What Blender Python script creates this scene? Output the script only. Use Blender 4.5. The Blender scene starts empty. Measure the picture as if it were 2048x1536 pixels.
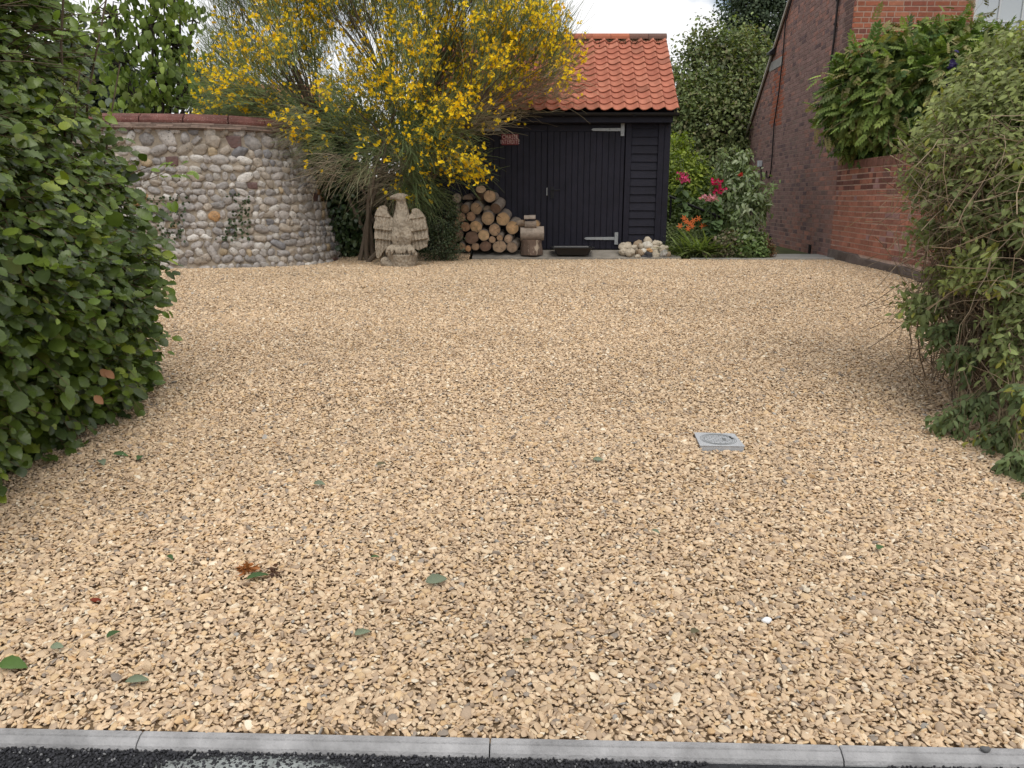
import bpy, math, random
import numpy as np
from mathutils import Vector, Matrix
R = math.radians
random.seed(7)
rg = np.random.default_rng(11)
sc = bpy.context.scene

# ------------------------------------------------------------------ camera, sky, sun, exposure
F, PITCH, EYE = 1538.0, R(13.63), 1.41
cam = bpy.data.cameras.new('camera'); camo = bpy.data.objects.new('camera', cam)
sc.collection.objects.link(camo); sc.camera = camo
cam.sensor_fit = 'HORIZONTAL'; cam.sensor_width = 36; cam.lens = 36 * F / 2048
cam.clip_start = 0.05; cam.clip_end = 1500
camo.location = (0, 0, EYE); camo.rotation_euler = (R(90) - PITCH, 0, 0)

SUN_EL, SUN_AZ = R(62), R(166)      # azimuth clockwise from +Y
world = bpy.data.worlds.new('World'); sc.world = world; world.use_nodes = True
nt = world.node_tree; nt.nodes.clear()
def wn(t, **k):
    n = nt.nodes.new(t)
    for a, b in k.items(): setattr(n, a, b)
    return n
sky = wn('ShaderNodeTexSky', sky_type='NISHITA', sun_disc=False, sun_elevation=SUN_EL, sun_rotation=SUN_AZ)
sky.air_density = 1.1; sky.dust_density = 1.5
tc = wn('ShaderNodeTexCoord'); mp = wn('ShaderNodeMapping'); mp.inputs['Scale'].default_value = (1, 1, 2.4)
mp.inputs['Location'].default_value = (0.35, 0.1, 0.2)
nz = wn('ShaderNodeTexNoise'); nz.inputs['Scale'].default_value = 3.2; nz.inputs['Detail'].default_value = 9; nz.inputs['Roughness'].default_value = 0.58
cr = wn('ShaderNodeValToRGB'); cr.color_ramp.elements[0].position = 0.40; cr.color_ramp.elements[1].position = 0.50
nz2 = wn('ShaderNodeTexNoise'); nz2.inputs['Scale'].default_value = 5.5; nz2.inputs['Detail'].default_value = 8
cc = wn('ShaderNodeValToRGB')
cc.color_ramp.elements[0].position = 0.32; cc.color_ramp.elements[0].color = (8.6, 8.8, 9.2, 1)
cc.color_ramp.elements[1].position = 0.62; cc.color_ramp.elements[1].color = (11.2, 11.1, 11.0, 1)
mx = wn('ShaderNodeMix', data_type='RGBA'); bg = wn('ShaderNodeBackground'); bg.inputs[1].default_value = 0.1
wo = wn('ShaderNodeOutputWorld'); L = nt.links.new
L(tc.outputs['Generated'], mp.inputs[0]); L(mp.outputs[0], nz.inputs['Vector']); L(mp.outputs[0], nz2.inputs['Vector'])
L(nz.outputs['Fac'], cr.inputs[0]); L(nz2.outputs['Fac'], cc.inputs[0])
L(cr.outputs[0], mx.inputs[0]); L(sky.outputs[0], mx.inputs[6]); L(cc.outputs[0], mx.inputs[7])
L(mx.outputs[2], bg.inputs[0]); L(bg.outputs[0], wo.inputs[0])

sun = bpy.data.lights.new('sun', 'SUN'); sun.energy = 1.5; sun.angle = R(40); sun.color = (1, .955, .88)
suno = bpy.data.objects.new('sun', sun); sc.collection.objects.link(suno)
sd = Vector((math.sin(SUN_AZ) * math.cos(SUN_EL), math.cos(SUN_AZ) * math.cos(SUN_EL), math.sin(SUN_EL)))
suno.rotation_euler = (-sd).to_track_quat('-Z', 'Y').to_euler(); suno.location = (0, 0, 30)
sc.view_settings.view_transform = 'Standard'; sc.view_settings.look = 'None'
sc.view_settings.gamma = 1; sc.view_settings.exposure = 0.12
sc.render.engine = 'CYCLES'
sc.cycles.max_bounces = 6; sc.cycles.transparent_max_bounces = 8

# ------------------------------------------------------------------ measuring helpers
CP, SP = math.cos(PITCH), math.sin(PITCH)
def ray(x, y):
    a = (x - 1024) / F; b = (768 - y) / F
    return a, CP + b * SP, -SP + b * CP
def at(x, y, Y):
    a, b, d = ray(x, y); t = Y / b
    return np.array(np.broadcast_arrays(a * t, Y, EYE + d * t), float)
def gz(Y):
    Y = np.asarray(Y, float)
    q = np.clip((10.2 - Y) / (10.2 - 1.74), 0, 1)
    return .48 * (1 - q ** 1.35)
def gnd(x, y):
    a, b, d = ray(x, y); lo, hi = .5, 40
    for _ in range(50):
        m = (lo + hi) / 2
        if EYE + d * m / b > gz(m): lo = m
        else: hi = m
    return np.array((a * lo / b, lo, float(gz(lo))))
def proj(P):
    P = np.asarray(P); z = P[..., 2] - EYE
    f = P[..., 1] * CP - z * SP; u = P[..., 1] * SP + z * CP
    return 1024 + F * P[..., 0] / f, 768 - F * u / f

# ------------------------------------------------------------------ mesh helpers
class MB:
    def __init__(s): s.V = []; s.F = []; s.C = []; s.M = []; s.n = 0
    def add(s, v, f, c=(.5, .5, .5), m=0):
        v = np.asarray(v, float).reshape(-1, 3)
        c = np.asarray(c, float)
        if c.ndim == 1: c = np.tile(c, (len(v), 1))
        s.V.append(v); s.C.append(c)
        if isinstance(f, np.ndarray): groups = [f]
        else:
            groups = []
            for k in sorted({len(q) for q in f}): groups.append(np.array([q for q in f if len(q) == k]))
        for g in groups:
            s.F.append(g + s.n); s.M.append(np.full(len(g), m))
        s.n += len(v)
    def build(s, name, mat, parent=None, smooth=False, bevel=0):
        me = bpy.data.meshes.new(name)
        V = np.concatenate(s.V); C = np.concatenate(s.C)
        tot = np.concatenate([np.full(len(f), f.shape[1]) for f in s.F])
        idx = np.concatenate([f.ravel() for f in s.F])
        me.vertices.add(len(V)); me.vertices.foreach_set('co', V.astype(np.float32).ravel())
        me.loops.add(len(idx)); me.loops.foreach_set('vertex_index', idx.astype(np.int32))
        me.polygons.add(len(tot)); st = np.concatenate([[0], np.cumsum(tot)[:-1]])
        me.polygons.foreach_set('loop_start', st.astype(np.int32))
        me.polygons.foreach_set('material_index', np.concatenate(s.M).astype(np.int32))
        me.update(calc_edges=True)
        me.polygons.foreach_set('use_smooth', np.full(len(tot), smooth))
        ca = me.color_attributes.new('Col', 'FLOAT_COLOR', 'POINT')
        ca.data.foreach_set('color', np.concatenate([C, np.ones((len(C), 1))], 1).astype(np.float32).ravel())
        for m in (mat if isinstance(mat, (list, tuple)) else [mat]): me.materials.append(m)
        o = bpy.data.objects.new(name, me); sc.collection.objects.link(o)
        if parent: o.parent = parent; o.matrix_parent_inverse = Matrix.Translation(parent.location).inverted() if parent.type == 'EMPTY' else Matrix()
        if bevel:
            b = o.modifiers.new('bevel', 'BEVEL'); b.width = bevel; b.segments = 2; b.limit_method = 'ANGLE'
        return o
def tag(o, label=None, cat=None, group=None, kind=None):
    if label: o['label'] = label
    if cat: o['category'] = cat
    if group: o['group'] = group
    if kind: o['kind'] = kind
    return o
def empty(name, loc, label=None, cat=None, group=None):
    o = bpy.data.objects.new(name, None); sc.collection.objects.link(o)
    o.location = tuple(float(v) for v in loc); o.empty_display_size = .1
    return tag(o, label, cat, group)
BF = np.array([[0, 1, 3, 2], [4, 6, 7, 5], [0, 4, 5, 1], [2, 3, 7, 6], [0, 2, 6, 4], [1, 5, 7, 3]])
def box(mb, a, b, col=(.5, .5, .5), m=0):
    v = [(x, y, z) for x in (a[0], b[0]) for y in (a[1], b[1]) for z in (a[2], b[2])]
    mb.add(v, BF, col, m)
def obox(mb, O, U, V, W, col=(.5, .5, .5), m=0):      # box spanned by three edge vectors
    O, U, V, W = map(lambda q: np.asarray(q, float), (O, U, V, W))
    v = [O + i * U + j * V + k * W for i in (0, 1) for j in (0, 1) for k in (0, 1)]
    mb.add(v, BF, col, m)
def nrm(v): return v / np.maximum(np.linalg.norm(v, axis=-1, keepdims=True), 1e-9)
def tubes(mb, P, rad, sides=3, col=(.3, .25, .2), m=0, caps=False):   # P (n,k,3), rad (n,k) or (k,)
    P = np.asarray(P, float)
    if P.ndim == 2: P = P[None]
    n, k, _ = P.shape; rad = np.broadcast_to(np.asarray(rad, float), (n, k))
    T = np.empty_like(P); T[:, 1:-1] = P[:, 2:] - P[:, :-2]; T[:, 0] = P[:, 1] - P[:, 0]; T[:, -1] = P[:, -1] - P[:, -2]
    T = nrm(T); ref = np.tile(np.array([.31, .22, .93]), (n, 1))
    av = nrm(P[:, -1] - P[:, 0]); bad = np.abs((av * nrm(ref)).sum(1)) > .85; ref[bad] = (1, .1, .05)
    A = nrm(np.cross(T, ref[:, None, :])); B = np.cross(T, A)
    th = np.arange(sides) * 2 * np.pi / sides
    V = P[:, :, None] + rad[:, :, None, None] * (np.cos(th)[None, None, :, None] * A[:, :, None] + np.sin(th)[None, None, :, None] * B[:, :, None])
    i = np.arange(n)[:, None, None] * k * sides; j = np.arange(k - 1)[None, :, None] * sides; q = np.arange(sides)[None, None]
    q2 = (q + 1) % sides
    Fa = np.stack([i + j + q, i + j + q2, i + j + sides + q2, i + j + sides + q], -1).reshape(-1, 4)
    c = np.asarray(col, float)
    if c.ndim == 2: c = np.repeat(c, k * sides, 0)
    base = mb.n
    mb.add(V.reshape(-1, 3), Fa, c, m)
    if caps:
        for e in (0, k - 1):
            f = (np.arange(n)[:, None] * k * sides + e * sides + np.arange(sides)[None]) + base
            mb.F.append(f[:, ::-1] if e == 0 else f); mb.M.append(np.full(n, m))
def strip(ns, wf, fold=.15, curl=.15, wave=0.0, pleat=0.0):       # a folded leaf blade: x side, y along, z normal, length 1
    v = []
    for i in range(ns):
        t = i / (ns - 1); w = wf(t) * (1 + wave * (1 if i % 2 else -1)); z = -curl * t * t
        pz = pleat * w * (1 if i % 2 else -1); v += [(-w, t + pleat * w * 2, z + fold * w + pz), (0, t, z), (w, t + pleat * w * 2, z + fold * w + pz)]
    f = []
    for i in range(ns - 1):
        a = 3 * i; f += [(a, a + 1, a + 4, a + 3), (a + 1, a + 2, a + 5, a + 4)]
    return np.array(v), np.array(f)
def merge_t(items):
    V = []; Fc = []; n = 0
    for v, f in items: V.append(v); Fc.append(f + n); n += len(v)
    return np.concatenate(V), np.concatenate(Fc)
def place(T, o, ang, s, tilt=0.0):
    v, f = T; v = v * s; c, d = math.cos(ang), math.sin(ang)
    y = v[:, 1] * math.cos(tilt) ; z = v[:, 2] - v[:, 1] * math.sin(tilt)
    return np.stack([v[:, 0] * c + y * d + o[0], -v[:, 0] * d + y * c + o[1], z + o[2]], 1), f
def leaves(mb, P, D, N, S, T, C, m=0):
    v, f = T; n = len(P); D = nrm(D); X = nrm(np.cross(D, N)); N = np.cross(X, D)
    S = np.broadcast_to(np.asarray(S, float), (n,))
    W = P[:, None] + S[:, None, None] * (v[None, :, :1] * X[:, None] + v[None, :, 1:2] * D[:, None] + v[None, :, 2:] * N[:, None])
    Fa = (np.arange(n)[:, None, None] * len(v) + f[None]).reshape(-1, f.shape[1])
    mb.add(W.reshape(-1, 3), Fa, np.repeat(np.asarray(C), len(v), 0), m)
def oval(p=1.0, w=.33, e=.02): return lambda t: w * (math.sin(math.pi * min(1, max(0, t)) ** p) ** .8) + e * (1 - t)
T_BEECH = strip(12, oval(.85, .31), .22, .18, .07, .11)
T_LEAF = strip(4, oval(.9, .3), .2, .2)
T_SMALL = strip(3, oval(1, .32, .05), .2, .15)
T_LONG = strip(5, oval(.9, .15), .2, .5)
T_BLADE = strip(6, lambda t: .035 * (1 - t ** 2) + .004, .3, .75)
T_HEART = strip(5, lambda t: .42 * math.sin(math.pi * min(1, t * .93 + .07)) ** .6, .25, .45)
T_NAR = strip(3, oval(1, .25, .03), .2, .15)
def pinnate(n=5, w=.36):
    it = []
    for i in range(n):
        t = .22 + .7 * i / (n - 1); s = w * (1 - .35 * abs(t - .5))
        for sd_ in (-1, 1): it.append(place(T_NAR, (0, t, -.25 * t * t), sd_ * R(66 - 22 * t), s, .35))
    it.append(place(T_NAR, (0, .98, -.24), 0, w * .9, .4))
    it.append(strip(3, lambda t: .008, 0, .25))
    return merge_t(it)
T_PIN = pinnate()
T_FLOWER = merge_t([place(strip(3, oval(1, .34, .08), .3, -.25), (0, 0, 0), a, s, t) for a, s, t in
                    ((0, 1, -.9), (R(75), .8, -.3), (R(-75), .8, -.3), (R(150), .7, .2), (R(-150), .7, .2))])
def ico(sub):
    import bmesh
    b = bmesh.new(); bmesh.ops.create_icosphere(b, subdivisions=sub, radius=1)
    v = np.array([q.co[:] for q in b.verts]); f = np.array([[w.index for w in q.verts] for q in b.faces]); b.free()
    return v, f
ICO1, ICO2, ICO3 = ico(1), ico(2), ico(3)
def lump(V, seed, amp=.2, fr=1.6):      # smooth pseudo-noise displacement of a unit sphere
    r = np.random.default_rng(seed); d = np.zeros(len(V))
    for k in range(7):
        w = r.normal(size=3) * fr * (1 + k * .45); d += np.sin(V @ w + r.uniform(0, 6.3)) / (1 + k * .55)
    return V * (1 + amp * d[:, None] / 2.2)
def rotm(rx, ry, rz):
    from mathutils import Euler
    return np.array(Euler((rx, ry, rz)).to_matrix())
def vnoise(P, seed=0, fr=1.0, oct=4):
    r = np.random.default_rng(seed); d = np.zeros(len(P))
    for k in range(oct * 3):
        w = nrm(r.normal(size=3)) * fr * (1.5 ** (k // 3)); d += np.sin(P @ w * 6.28 + r.uniform(0, 6.3)) / (1.4 ** (k // 3))
    return d / 3.2

# ------------------------------------------------------------------ materials
MATS = {}
def mat(name, col=None, rough=.8, var=0, vscale=8, bump=0, bscale=40, spec=.3, trans=0, metal=0, speck=None, inst=False, detail=6, dist=.01):
    if name in MATS: return MATS[name]
    m = bpy.data.materials.new(name); m.use_nodes = True; t = m.node_tree; N_ = t.nodes; K = t.links.new
    b = N_['Principled BSDF']; b.inputs['Roughness'].default_value = rough; b.inputs['Metallic'].default_value = metal
    b.inputs['Specular IOR Level'].default_value = spec
    if col is None:
        a = N_.new('ShaderNodeAttribute'); a.attribute_name = 'Col'
        if inst: a.attribute_type = 'INSTANCER'
        src = a.outputs['Color']
    else:
        a = N_.new('ShaderNodeRGB'); a.outputs[0].default_value = (*col, 1); src = a.outputs[0]
    tcn = N_.new('ShaderNodeTexCoord')
    if var:
        n = N_.new('ShaderNodeTexNoise'); n.inputs['Scale'].default_value = vscale; n.inputs['Detail'].default_value = detail
        n.inputs['Roughness'].default_value = .65
        K(tcn.outputs['Object'], n.inputs['Vector'])
        mr = N_.new('ShaderNodeMapRange'); mr.inputs[1].default_value = .25; mr.inputs[2].default_value = .75
        mr.inputs[3].default_value = 1 - var; mr.inputs[4].default_value = 1 + var
        K(n.outputs['Fac'], mr.inputs[0])
        x = N_.new('ShaderNodeVectorMath'); x.operation = 'SCALE'; K(src, x.inputs[0]); K(mr.outputs[0], x.inputs['Scale']); src = x.outputs[0]
    if speck:                            # (colour, scale, threshold)
        n = N_.new('ShaderNodeTexNoise'); n.inputs['Scale'].default_value = speck[1]; n.inputs['Detail'].default_value = 5
        n.inputs['Roughness'].default_value = .7
        K(tcn.outputs['Object'], n.inputs['Vector'])
        mr = N_.new('ShaderNodeMapRange'); mr.inputs[1].default_value = speck[2]; mr.inputs[2].default_value = speck[2] + .06
        K(n.outputs['Fac'], mr.inputs[0])
        x = N_.new('ShaderNodeMix'); x.data_type = 'RGBA'; K(mr.outputs[0], x.inputs[0]); K(src, x.inputs[6]); x.inputs[7].default_value = (*speck[0], 1)
        src = x.outputs[2]
    K(src, b.inputs['Base Color'])
    if bump:
        n = N_.new('ShaderNodeTexNoise'); n.inputs['Scale'].default_value = bscale; n.inputs['Detail'].default_value = 5
        K(tcn.outputs['Object'], n.inputs['Vector'])
        u = N_.new('ShaderNodeBump'); u.inputs['Strength'].default_value = bump; u.inputs['Distance'].default_value = dist
        K(n.outputs['Fac'], u.inputs['Height']); K(u.outputs[0], b.inputs['Normal'])
    if trans:
        tr = N_.new('ShaderNodeBsdfTranslucent'); ms = N_.new('ShaderNodeMixShader'); ms.inputs[0].default_value = trans
        g = N_.new('ShaderNodeVectorMath'); g.operation = 'MULTIPLY'; K(src, g.inputs[0]); g.inputs[1].default_value = (1.5, 1.7, .6)
        K(g.outputs[0], tr.inputs[0]); K(b.outputs[0], ms.inputs[1]); K(tr.outputs[0], ms.inputs[2])
        K(ms.outputs[0], N_['Material Output'].inputs[0])
    MATS[name] = m; return m
m_leaf = mat('leaf', rough=.36, spec=.45, trans=.2, var=.15, vscale=30)
m_leafm = mat('matt_leaf', rough=.6, spec=.3, trans=.22, var=.12, vscale=30)
m_twig = mat('twig', rough=.9, var=.25, vscale=30)
m_petal = mat('petal', rough=.6, trans=.25)
m_bark = mat('bark', rough=.95, var=.45, vscale=14, bump=.8, bscale=35, speck=((.42, .40, .34), 9, .66))
m_brick = mat('brick', rough=.9, var=.25, vscale=20, bump=.5, bscale=90, spec=.2)
m_stone = mat('flint', rough=.5, var=.38, vscale=22, bump=.8, bscale=45, speck=((.12, .11, .10), 30, .59), spec=.4)
m_black = mat('black_paint', (.0125, .0122, .021), rough=.6, var=.35, vscale=5, bump=.35, bscale=30, spec=.25)

# ------------------------------------------------------------------ ground, road, drive
def kerbY(x): return 1.775 - .0296 * x
mb = MB(); S_ = 600
box(mb, (-S_, -S_, -.6), (S_, S_, -.12))
tag(mb.build('ground', mat('soil', (.09, .075, .05), rough=1, var=.4, vscale=3, bump=.5, bscale=30)), kind='structure')
mb = MB()
xs = np.linspace(-9, 9, 19); ys = np.array([12.0, 12.6, 20, 60, 300.])
V = [(x * (1 if y < 25 else 20), y, .47 if y < 13 else .5) for y in ys for x in xs]
mb.add(V, [(j * 19 + i, j * 19 + i + 1, (j + 1) * 19 + i + 1, (j + 1) * 19 + i) for j in range(4) for i in range(18)])
tag(mb.build('garden_ground', mat('garden_soil', (.07, .08, .03), rough=1, var=.5, vscale=4, bump=.6, bscale=40)), kind='structure')
mb = MB()
mb.add([(-9, -3, -.022), (9, -3, -.022), (9, kerbY(9), -.022), (-9, kerbY(-9), -.022)], [(0, 1, 2, 3)])
tag(mb.build('road', mat('asphalt', (.035, .036, .04), rough=.85, var=.5, vscale=60, bump=1, bscale=120, speck=((.2, .21, .21), 130, .62))), kind='structure')
# gravel bed sheet
xs = np.linspace(-8, 5.6, 60); tt = np.linspace(0, 1, 60)
V = np.array([(x, kerbY(x) + (12.15 - kerbY(x)) * t, 0) for t in tt for x in xs])
V[:, 2] = gz(V[:, 1]) - .016
mb = MB(); mb.add(V, np.array([(j * 60 + i, j * 60 + i + 1, (j + 1) * 60 + i + 1, (j + 1) * 60 + i) for j in range(59) for i in range(59)]))
tag(mb.build('driveway', mat('gravel_bed', (.34, .245, .15), rough=1, var=.5, vscale=60, bump=1, bscale=60)), kind='structure')

def scatter(name, pts, rot, scl, col, idx, coll):
    me = bpy.data.meshes.new(name); n = len(pts)
    me.vertices.add(n); me.vertices.foreach_set('co', pts.astype(np.float32).ravel())
    for an, ty, dat in (('rot', 'FLOAT_VECTOR', rot), ('scl', 'FLOAT_VECTOR', scl)):
        a = me.attributes.new(an, ty, 'POINT'); a.data.foreach_set('vector', dat.astype(np.float32).ravel())
    a = me.attributes.new('Col', 'FLOAT_COLOR', 'POINT'); a.data.foreach_set('color', np.concatenate([col, np.ones((n, 1))], 1).astype(np.float32).ravel())
    a = me.attributes.new('pick', 'INT', 'POINT'); a.data.foreach_set('value', idx.astype(np.int32))
    me.update()
    o = bpy.data.objects.new(name, me); sc.collection.objects.link(o)
    g = bpy.data.node_groups.new(name, 'GeometryNodeTree')
    g.interface.new_socket('Geometry', in_out='INPUT', socket_type='NodeSocketGeometry')
    g.interface.new_socket('Geometry', in_out='OUTPUT', socket_type='NodeSocketGeometry')
    N_ = g.nodes; K = g.links.new
    gi = N_.new('NodeGroupInput'); go = N_.new('NodeGroupOutput'); ip = N_.new('GeometryNodeInstanceOnPoints')
    ci = N_.new('GeometryNodeCollectionInfo'); ci.inputs['Collection'].default_value = coll
    ci.inputs['Separate Children'].default_value = True; ci.inputs['Reset Children'].default_value = True
    def na(n_, t_):
        q = N_.new('GeometryNodeInputNamedAttribute'); q.data_type = t_; q.inputs['Name'].default_value = n_; return q.outputs['Attribute']
    K(gi.outputs[0], ip.inputs['Points']); K(ci.outputs[0], ip.inputs['Instance']); ip.inputs['Pick Instance'].default_value = True
    K(na('pick', 'INT'), ip.inputs['Instance Index'])
    er = N_.new('FunctionNodeEulerToRotation'); K(na('rot', 'FLOAT_VECTOR'), er.inputs[0]); K(er.outputs[0], ip.inputs['Rotation'])
    K(na('scl', 'FLOAT_VECTOR'), ip.inputs['Scale']); K(ip.outputs[0], go.inputs[0])
    md = o.modifiers.new('scatter', 'NODES'); md.node_group = g
    return o
pcol = bpy.data.collections.new('pebble_shapes')
m_peb = mat('pebble', rough=.75, spec=.3, inst=True, var=.12, vscale=1.2)
for i in range(9):
    v, f = ICO2; v = lump(v, 100 + i, .34, 1.35)
    pn = nrm(np.random.default_rng(i).normal(size=(7, 3)))
    for q in pn: d = v @ q; v = v - np.maximum(d - .74, 0)[:, None] * q * .8      # knapped flats
    b = MB(); b.add(v * .5, f); o = b.build('pebble', m_peb, smooth=True)
    sc.collection.objects.unlink(o); pcol.objects.link(o)
P = []
for (y0, y1, sp) in ((1.7, 4.3, .0116), (4.3, 7.2, .0136), (7.2, 12.45, .0165)):
    gx = np.arange(-6.5, 5.35, sp); gy = np.arange(y0, y1, sp * .92)
    X, Y = np.meshgrid(gx, gy); X = X.ravel() + rg.uniform(-.6, .6, X.size) * sp; Y = Y.ravel() + rg.uniform(-.6, .6, Y.size) * sp
    lim = np.minimum(Y * .70 + 1.3, 20)                                   # only what could be seen, with room for a side step
    k = (Y > kerbY(X) + .006) & (np.abs(X) < lim) & (X < 5.03 - .065 * (12.3 - Y))
    k &= ~((Y > 12.03) & (X > -.66)); k &= ~((Y > 11.95) & (X > 2.75)); k &= ~((np.abs(X - 1.085 + (Y - 3.86) * .06) < .108) & (np.abs(Y - 3.86) < .115))
    P.append(np.stack([X[k], Y[k]], 1))
P = np.concatenate(P); n = len(P)
hill = vnoise(np.c_[P, np.zeros(n)], 3, .55, 2) * .007
Z = gz(P[:, 1]) + hill * np.clip((P[:, 1] - 2) / 1, 0, 1) + rg.uniform(-.006, .003, n) + .075 * np.clip((P[:, 1] - 11.75) / .4, 0, 1) * (P[:, 0] < -.66)
sz = np.clip(rg.lognormal(math.log(.0160), .31, n), .009, .036) * np.where(P[:, 1] > 7.2, 1.12, 1)
scl = np.stack([sz * rg.uniform(1.0, 1.45, n), sz * rg.uniform(.7, 1.0, n), sz * rg.uniform(.26, .50, n)], 1)
rot = np.stack([rg.normal(0, .34, n), rg.normal(0, .34, n), rg.uniform(0, 6.28, n)], 1)
# a part of the stones stands on edge
up_ = rg.random(n) < .12; rot[up_, 0] = rg.uniform(.9, 1.6, up_.sum())
base = np.array([[.68, .505, .34], [.62, .45, .295], [.75, .58, .40], [.53, .385, .26], [.45, .335, .24], [.66, .47, .28], [.80, .69, .54], [.31, .255, .21], [.60, .40, .22], [.37, .335, .30]])
w = np.array([.25, .2, .13, .14, .09, .10, .04, .025, .02, .005]); w /= w.sum()
col = base[rg.choice(len(base), n, p=w)] * rg.uniform(.86, 1.10, (n, 1)) * (.985, .995, .975)
pat = vnoise(np.c_[P, np.zeros(n)], 9, .35, 3); col *= (1 + .07 * pat)[:, None]
gr_ = scatter('gravel', np.c_[P, Z], rot, scl, col, rg.integers(0, 9, n), pcol); tag(gr_, kind='stuff')
gr_['label'] = 'honey coloured pea gravel covering the whole driveway'; gr_['category'] = 'gravel'
# loose black crumbs on the road against the kerb
n = 9000; X = rg.uniform(-2.2, 2.2, n); Y = kerbY(X) - .046 - np.abs(rg.normal(0, .06, n))
k = (vnoise(np.c_[X, Y * 2, X * 0], 5, .8, 2) > -.55); X, Y = X[k], Y[k]; n = len(X)
ccol = np.tile([.03, .03, .034], (n, 1)) * rg.uniform(.5, 1.8, (n, 1)); g2 = rg.random(n) < .05; ccol[g2] = (.22, .22, .22)
s3 = rg.uniform(.004, .0115, n)
cr_ = scatter('road_crumbs', np.c_[X, Y, np.full(n, -.02) + s3 * .3], rg.uniform(0, 6.28, (n, 3)), np.stack([s3, s3 * .8, s3 * .7], 1), ccol, rg.integers(0, 9, n), pcol)
tag(cr_, 'black loose asphalt crumbs lying on the road along the kerb', 'asphalt crumbs', kind='stuff')

# kerb stones (yawed with the kerb line)
kd = np.array([1, -.0296, 0]); kd /= np.linalg.norm(kd); kn = np.array([-kd[1], kd[0], 0]) * -1   # towards the camera
m_kerb = mat('kerb_concrete', (.33, .325, .325), rough=.8, var=.42, vscale=7, bump=.45, bscale=110, speck=((.16, .13, .11), 16, .70))
prof = [(0, -.15), (0, .003), (.002, .006), (.0215, .006), (.0235, .0015), (.0245, .0025), (.036, -.002), (.043, -.008), (.047, -.018), (.048, -.15)]
jx = [-1.93, -1.0, -.058, .862, 1.79, 2.7]
klab = ['grey concrete kerb stone at the left edge of the photo, left of the first joint', 'grey concrete kerb stone beside the pale concrete smear on the asphalt, second from left',
        'grey concrete kerb stone right of the middle joint, third from the left', 'grey concrete kerb stone at the right end of the row', 'grey concrete kerb stone beyond the right end']
for i in range(4):
    x0, x1 = jx[i] + .002, jx[i + 1] - .002; b = MB()
    V = []
    for x in (x0, x0 + .004, x1 - .004, x1):
        o_ = np.array([0, kerbY(0), 0]) + kd * x; e = x in (x0, x1)
        for (d, z) in prof: V.append(o_ + kn * (d - .0) + np.array([0, 0, z - (.002 if e else 0)]))
    m_ = len(prof); fs = [(j * m_ + i_, j * m_ + i_ + 1, (j + 1) * m_ + i_ + 1, (j + 1) * m_ + i_) for j in range(3) for i_ in range(m_ - 1)]
    fs += [tuple(range(m_)), tuple(range(4 * m_ - 1, 3 * m_ - 1, -1))]
    b.add(V, fs); o = b.build('kerb_stone', m_kerb); tag(o, klab[i], 'kerb stone', 'kerb stones between the gravel and the road')
# pale concrete haunching smear on the road
b = MB(); v, f = ICO2; v = lump(v, 4, .25, 1.4); v = v * (.26, .045, .005) + (-.66, kerbY(-.6) - .098, -.021); b.add(v, f)
tag(b.build('concrete_smear', mat('pale_cement', (.28, .30, .29), rough=.95, var=.4, vscale=40, bump=.8, bscale=80, speck=((.04, .04, .04), 60, .56)), smooth=True), 'pale grey smear of dried concrete on the asphalt in front of the kerb', 'concrete smear')

# apron of concrete in front of the shed and the path by the brick wall
m_conc = mat('concrete', (.27, .245, .21), rough=.95, var=.3, vscale=6, bump=.6, bscale=70, speck=((.42, .33, .22), 55, .60))
b = MB()
x0, x1 = -.62, 2.62; nx = 30
V = []
for i in range(nx + 1):
    x = x0 + (x1 - x0) * i / nx
    for (y, z) in ((12.03 + .02 * math.sin(x * 9), .30), (12.03 + .02 * math.sin(x * 9), .497), (12.06, .505), (12.5, .592), (13.0, .6)): V.append((x, y, z))
fs = [(i * 5 + j, (i + 1) * 5 + j, (i + 1) * 5 + j + 1, i * 5 + j + 1) for i in range(nx) for j in range(4)]
b.add(V, np.array(fs)); fr_ = b.build('concrete_apron', m_conc); tag(fr_, kind='structure')
b = MB()
obox(b, (2.75, 11.92, .3), (2.4, .02, 0), (0, .09, 0), (0, 0, .205)); obox(b, (3.35, 12.02, .3), (1.72, .0, 0), (0, .9, 0), (0, 0, .200))
tag(b.build('path', mat('path_concrete', (.38, .37, .34), rough=.9, var=.2, vscale=4, bump=.4, bscale=50), bevel=.004), kind='structure')

# ------------------------------------------------------------------ black timber shed
SY = 12.5
shed = empty('garden_shed', (.9, SY, .6), 'black weatherboarded timber shed with a red pantile roof beside the brick house', 'shed')
XL, XR, ZB, ZT = -1.36, 2.455, .6, 2.62
b = MB()       # solid body: right side boards, left side boards, back
box(b, (XL + .02, SY + .06, ZB - .02), (XR - .02, SY + 2.1, ZT - .02))
# gable triangles
for x in (XL + .02, XR - .04):
    V = [(x, SY + .06, ZT - .03), (x, SY + 2.1, ZT - .03), (x, SY + 1.03, 3.95), (x + .02, SY + .06, ZT - .03), (x + .02, SY + 2.1, ZT - .03), (x + .02, SY + 1.03, 3.95)]
    b.add(V, [(0, 1, 2), (3, 5, 4), (0, 3, 4, 1), (1, 4, 5, 2), (2, 5, 3, 0)])
for i in range(15):
    z = ZB + .02 + i * .13
    obox(b, (XR - .018, SY + .07, z), (.026, 0, 0), (0, 2.0, 0), (-.014, 0, .15))
b.build('wall', m_black, shed)
def wboards(x0, x1, name='weatherboard_panel'):
    b = MB()
    for i in range(16):
        z = ZB - .005 + i * .1235; j = random.uniform(-.003, .003)
        if z + .12 > ZT: break
        obox(b, (x0, SY - .012 + j, z), (x1 - x0, 0, random.uniform(-.003, .003)), (0, .014, 0), (0, .022, .14))
    b.build(name, m_black, shed, bevel=.002)
wboards(1.86, 2.27); wboards(XL + .2, -.78)
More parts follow.
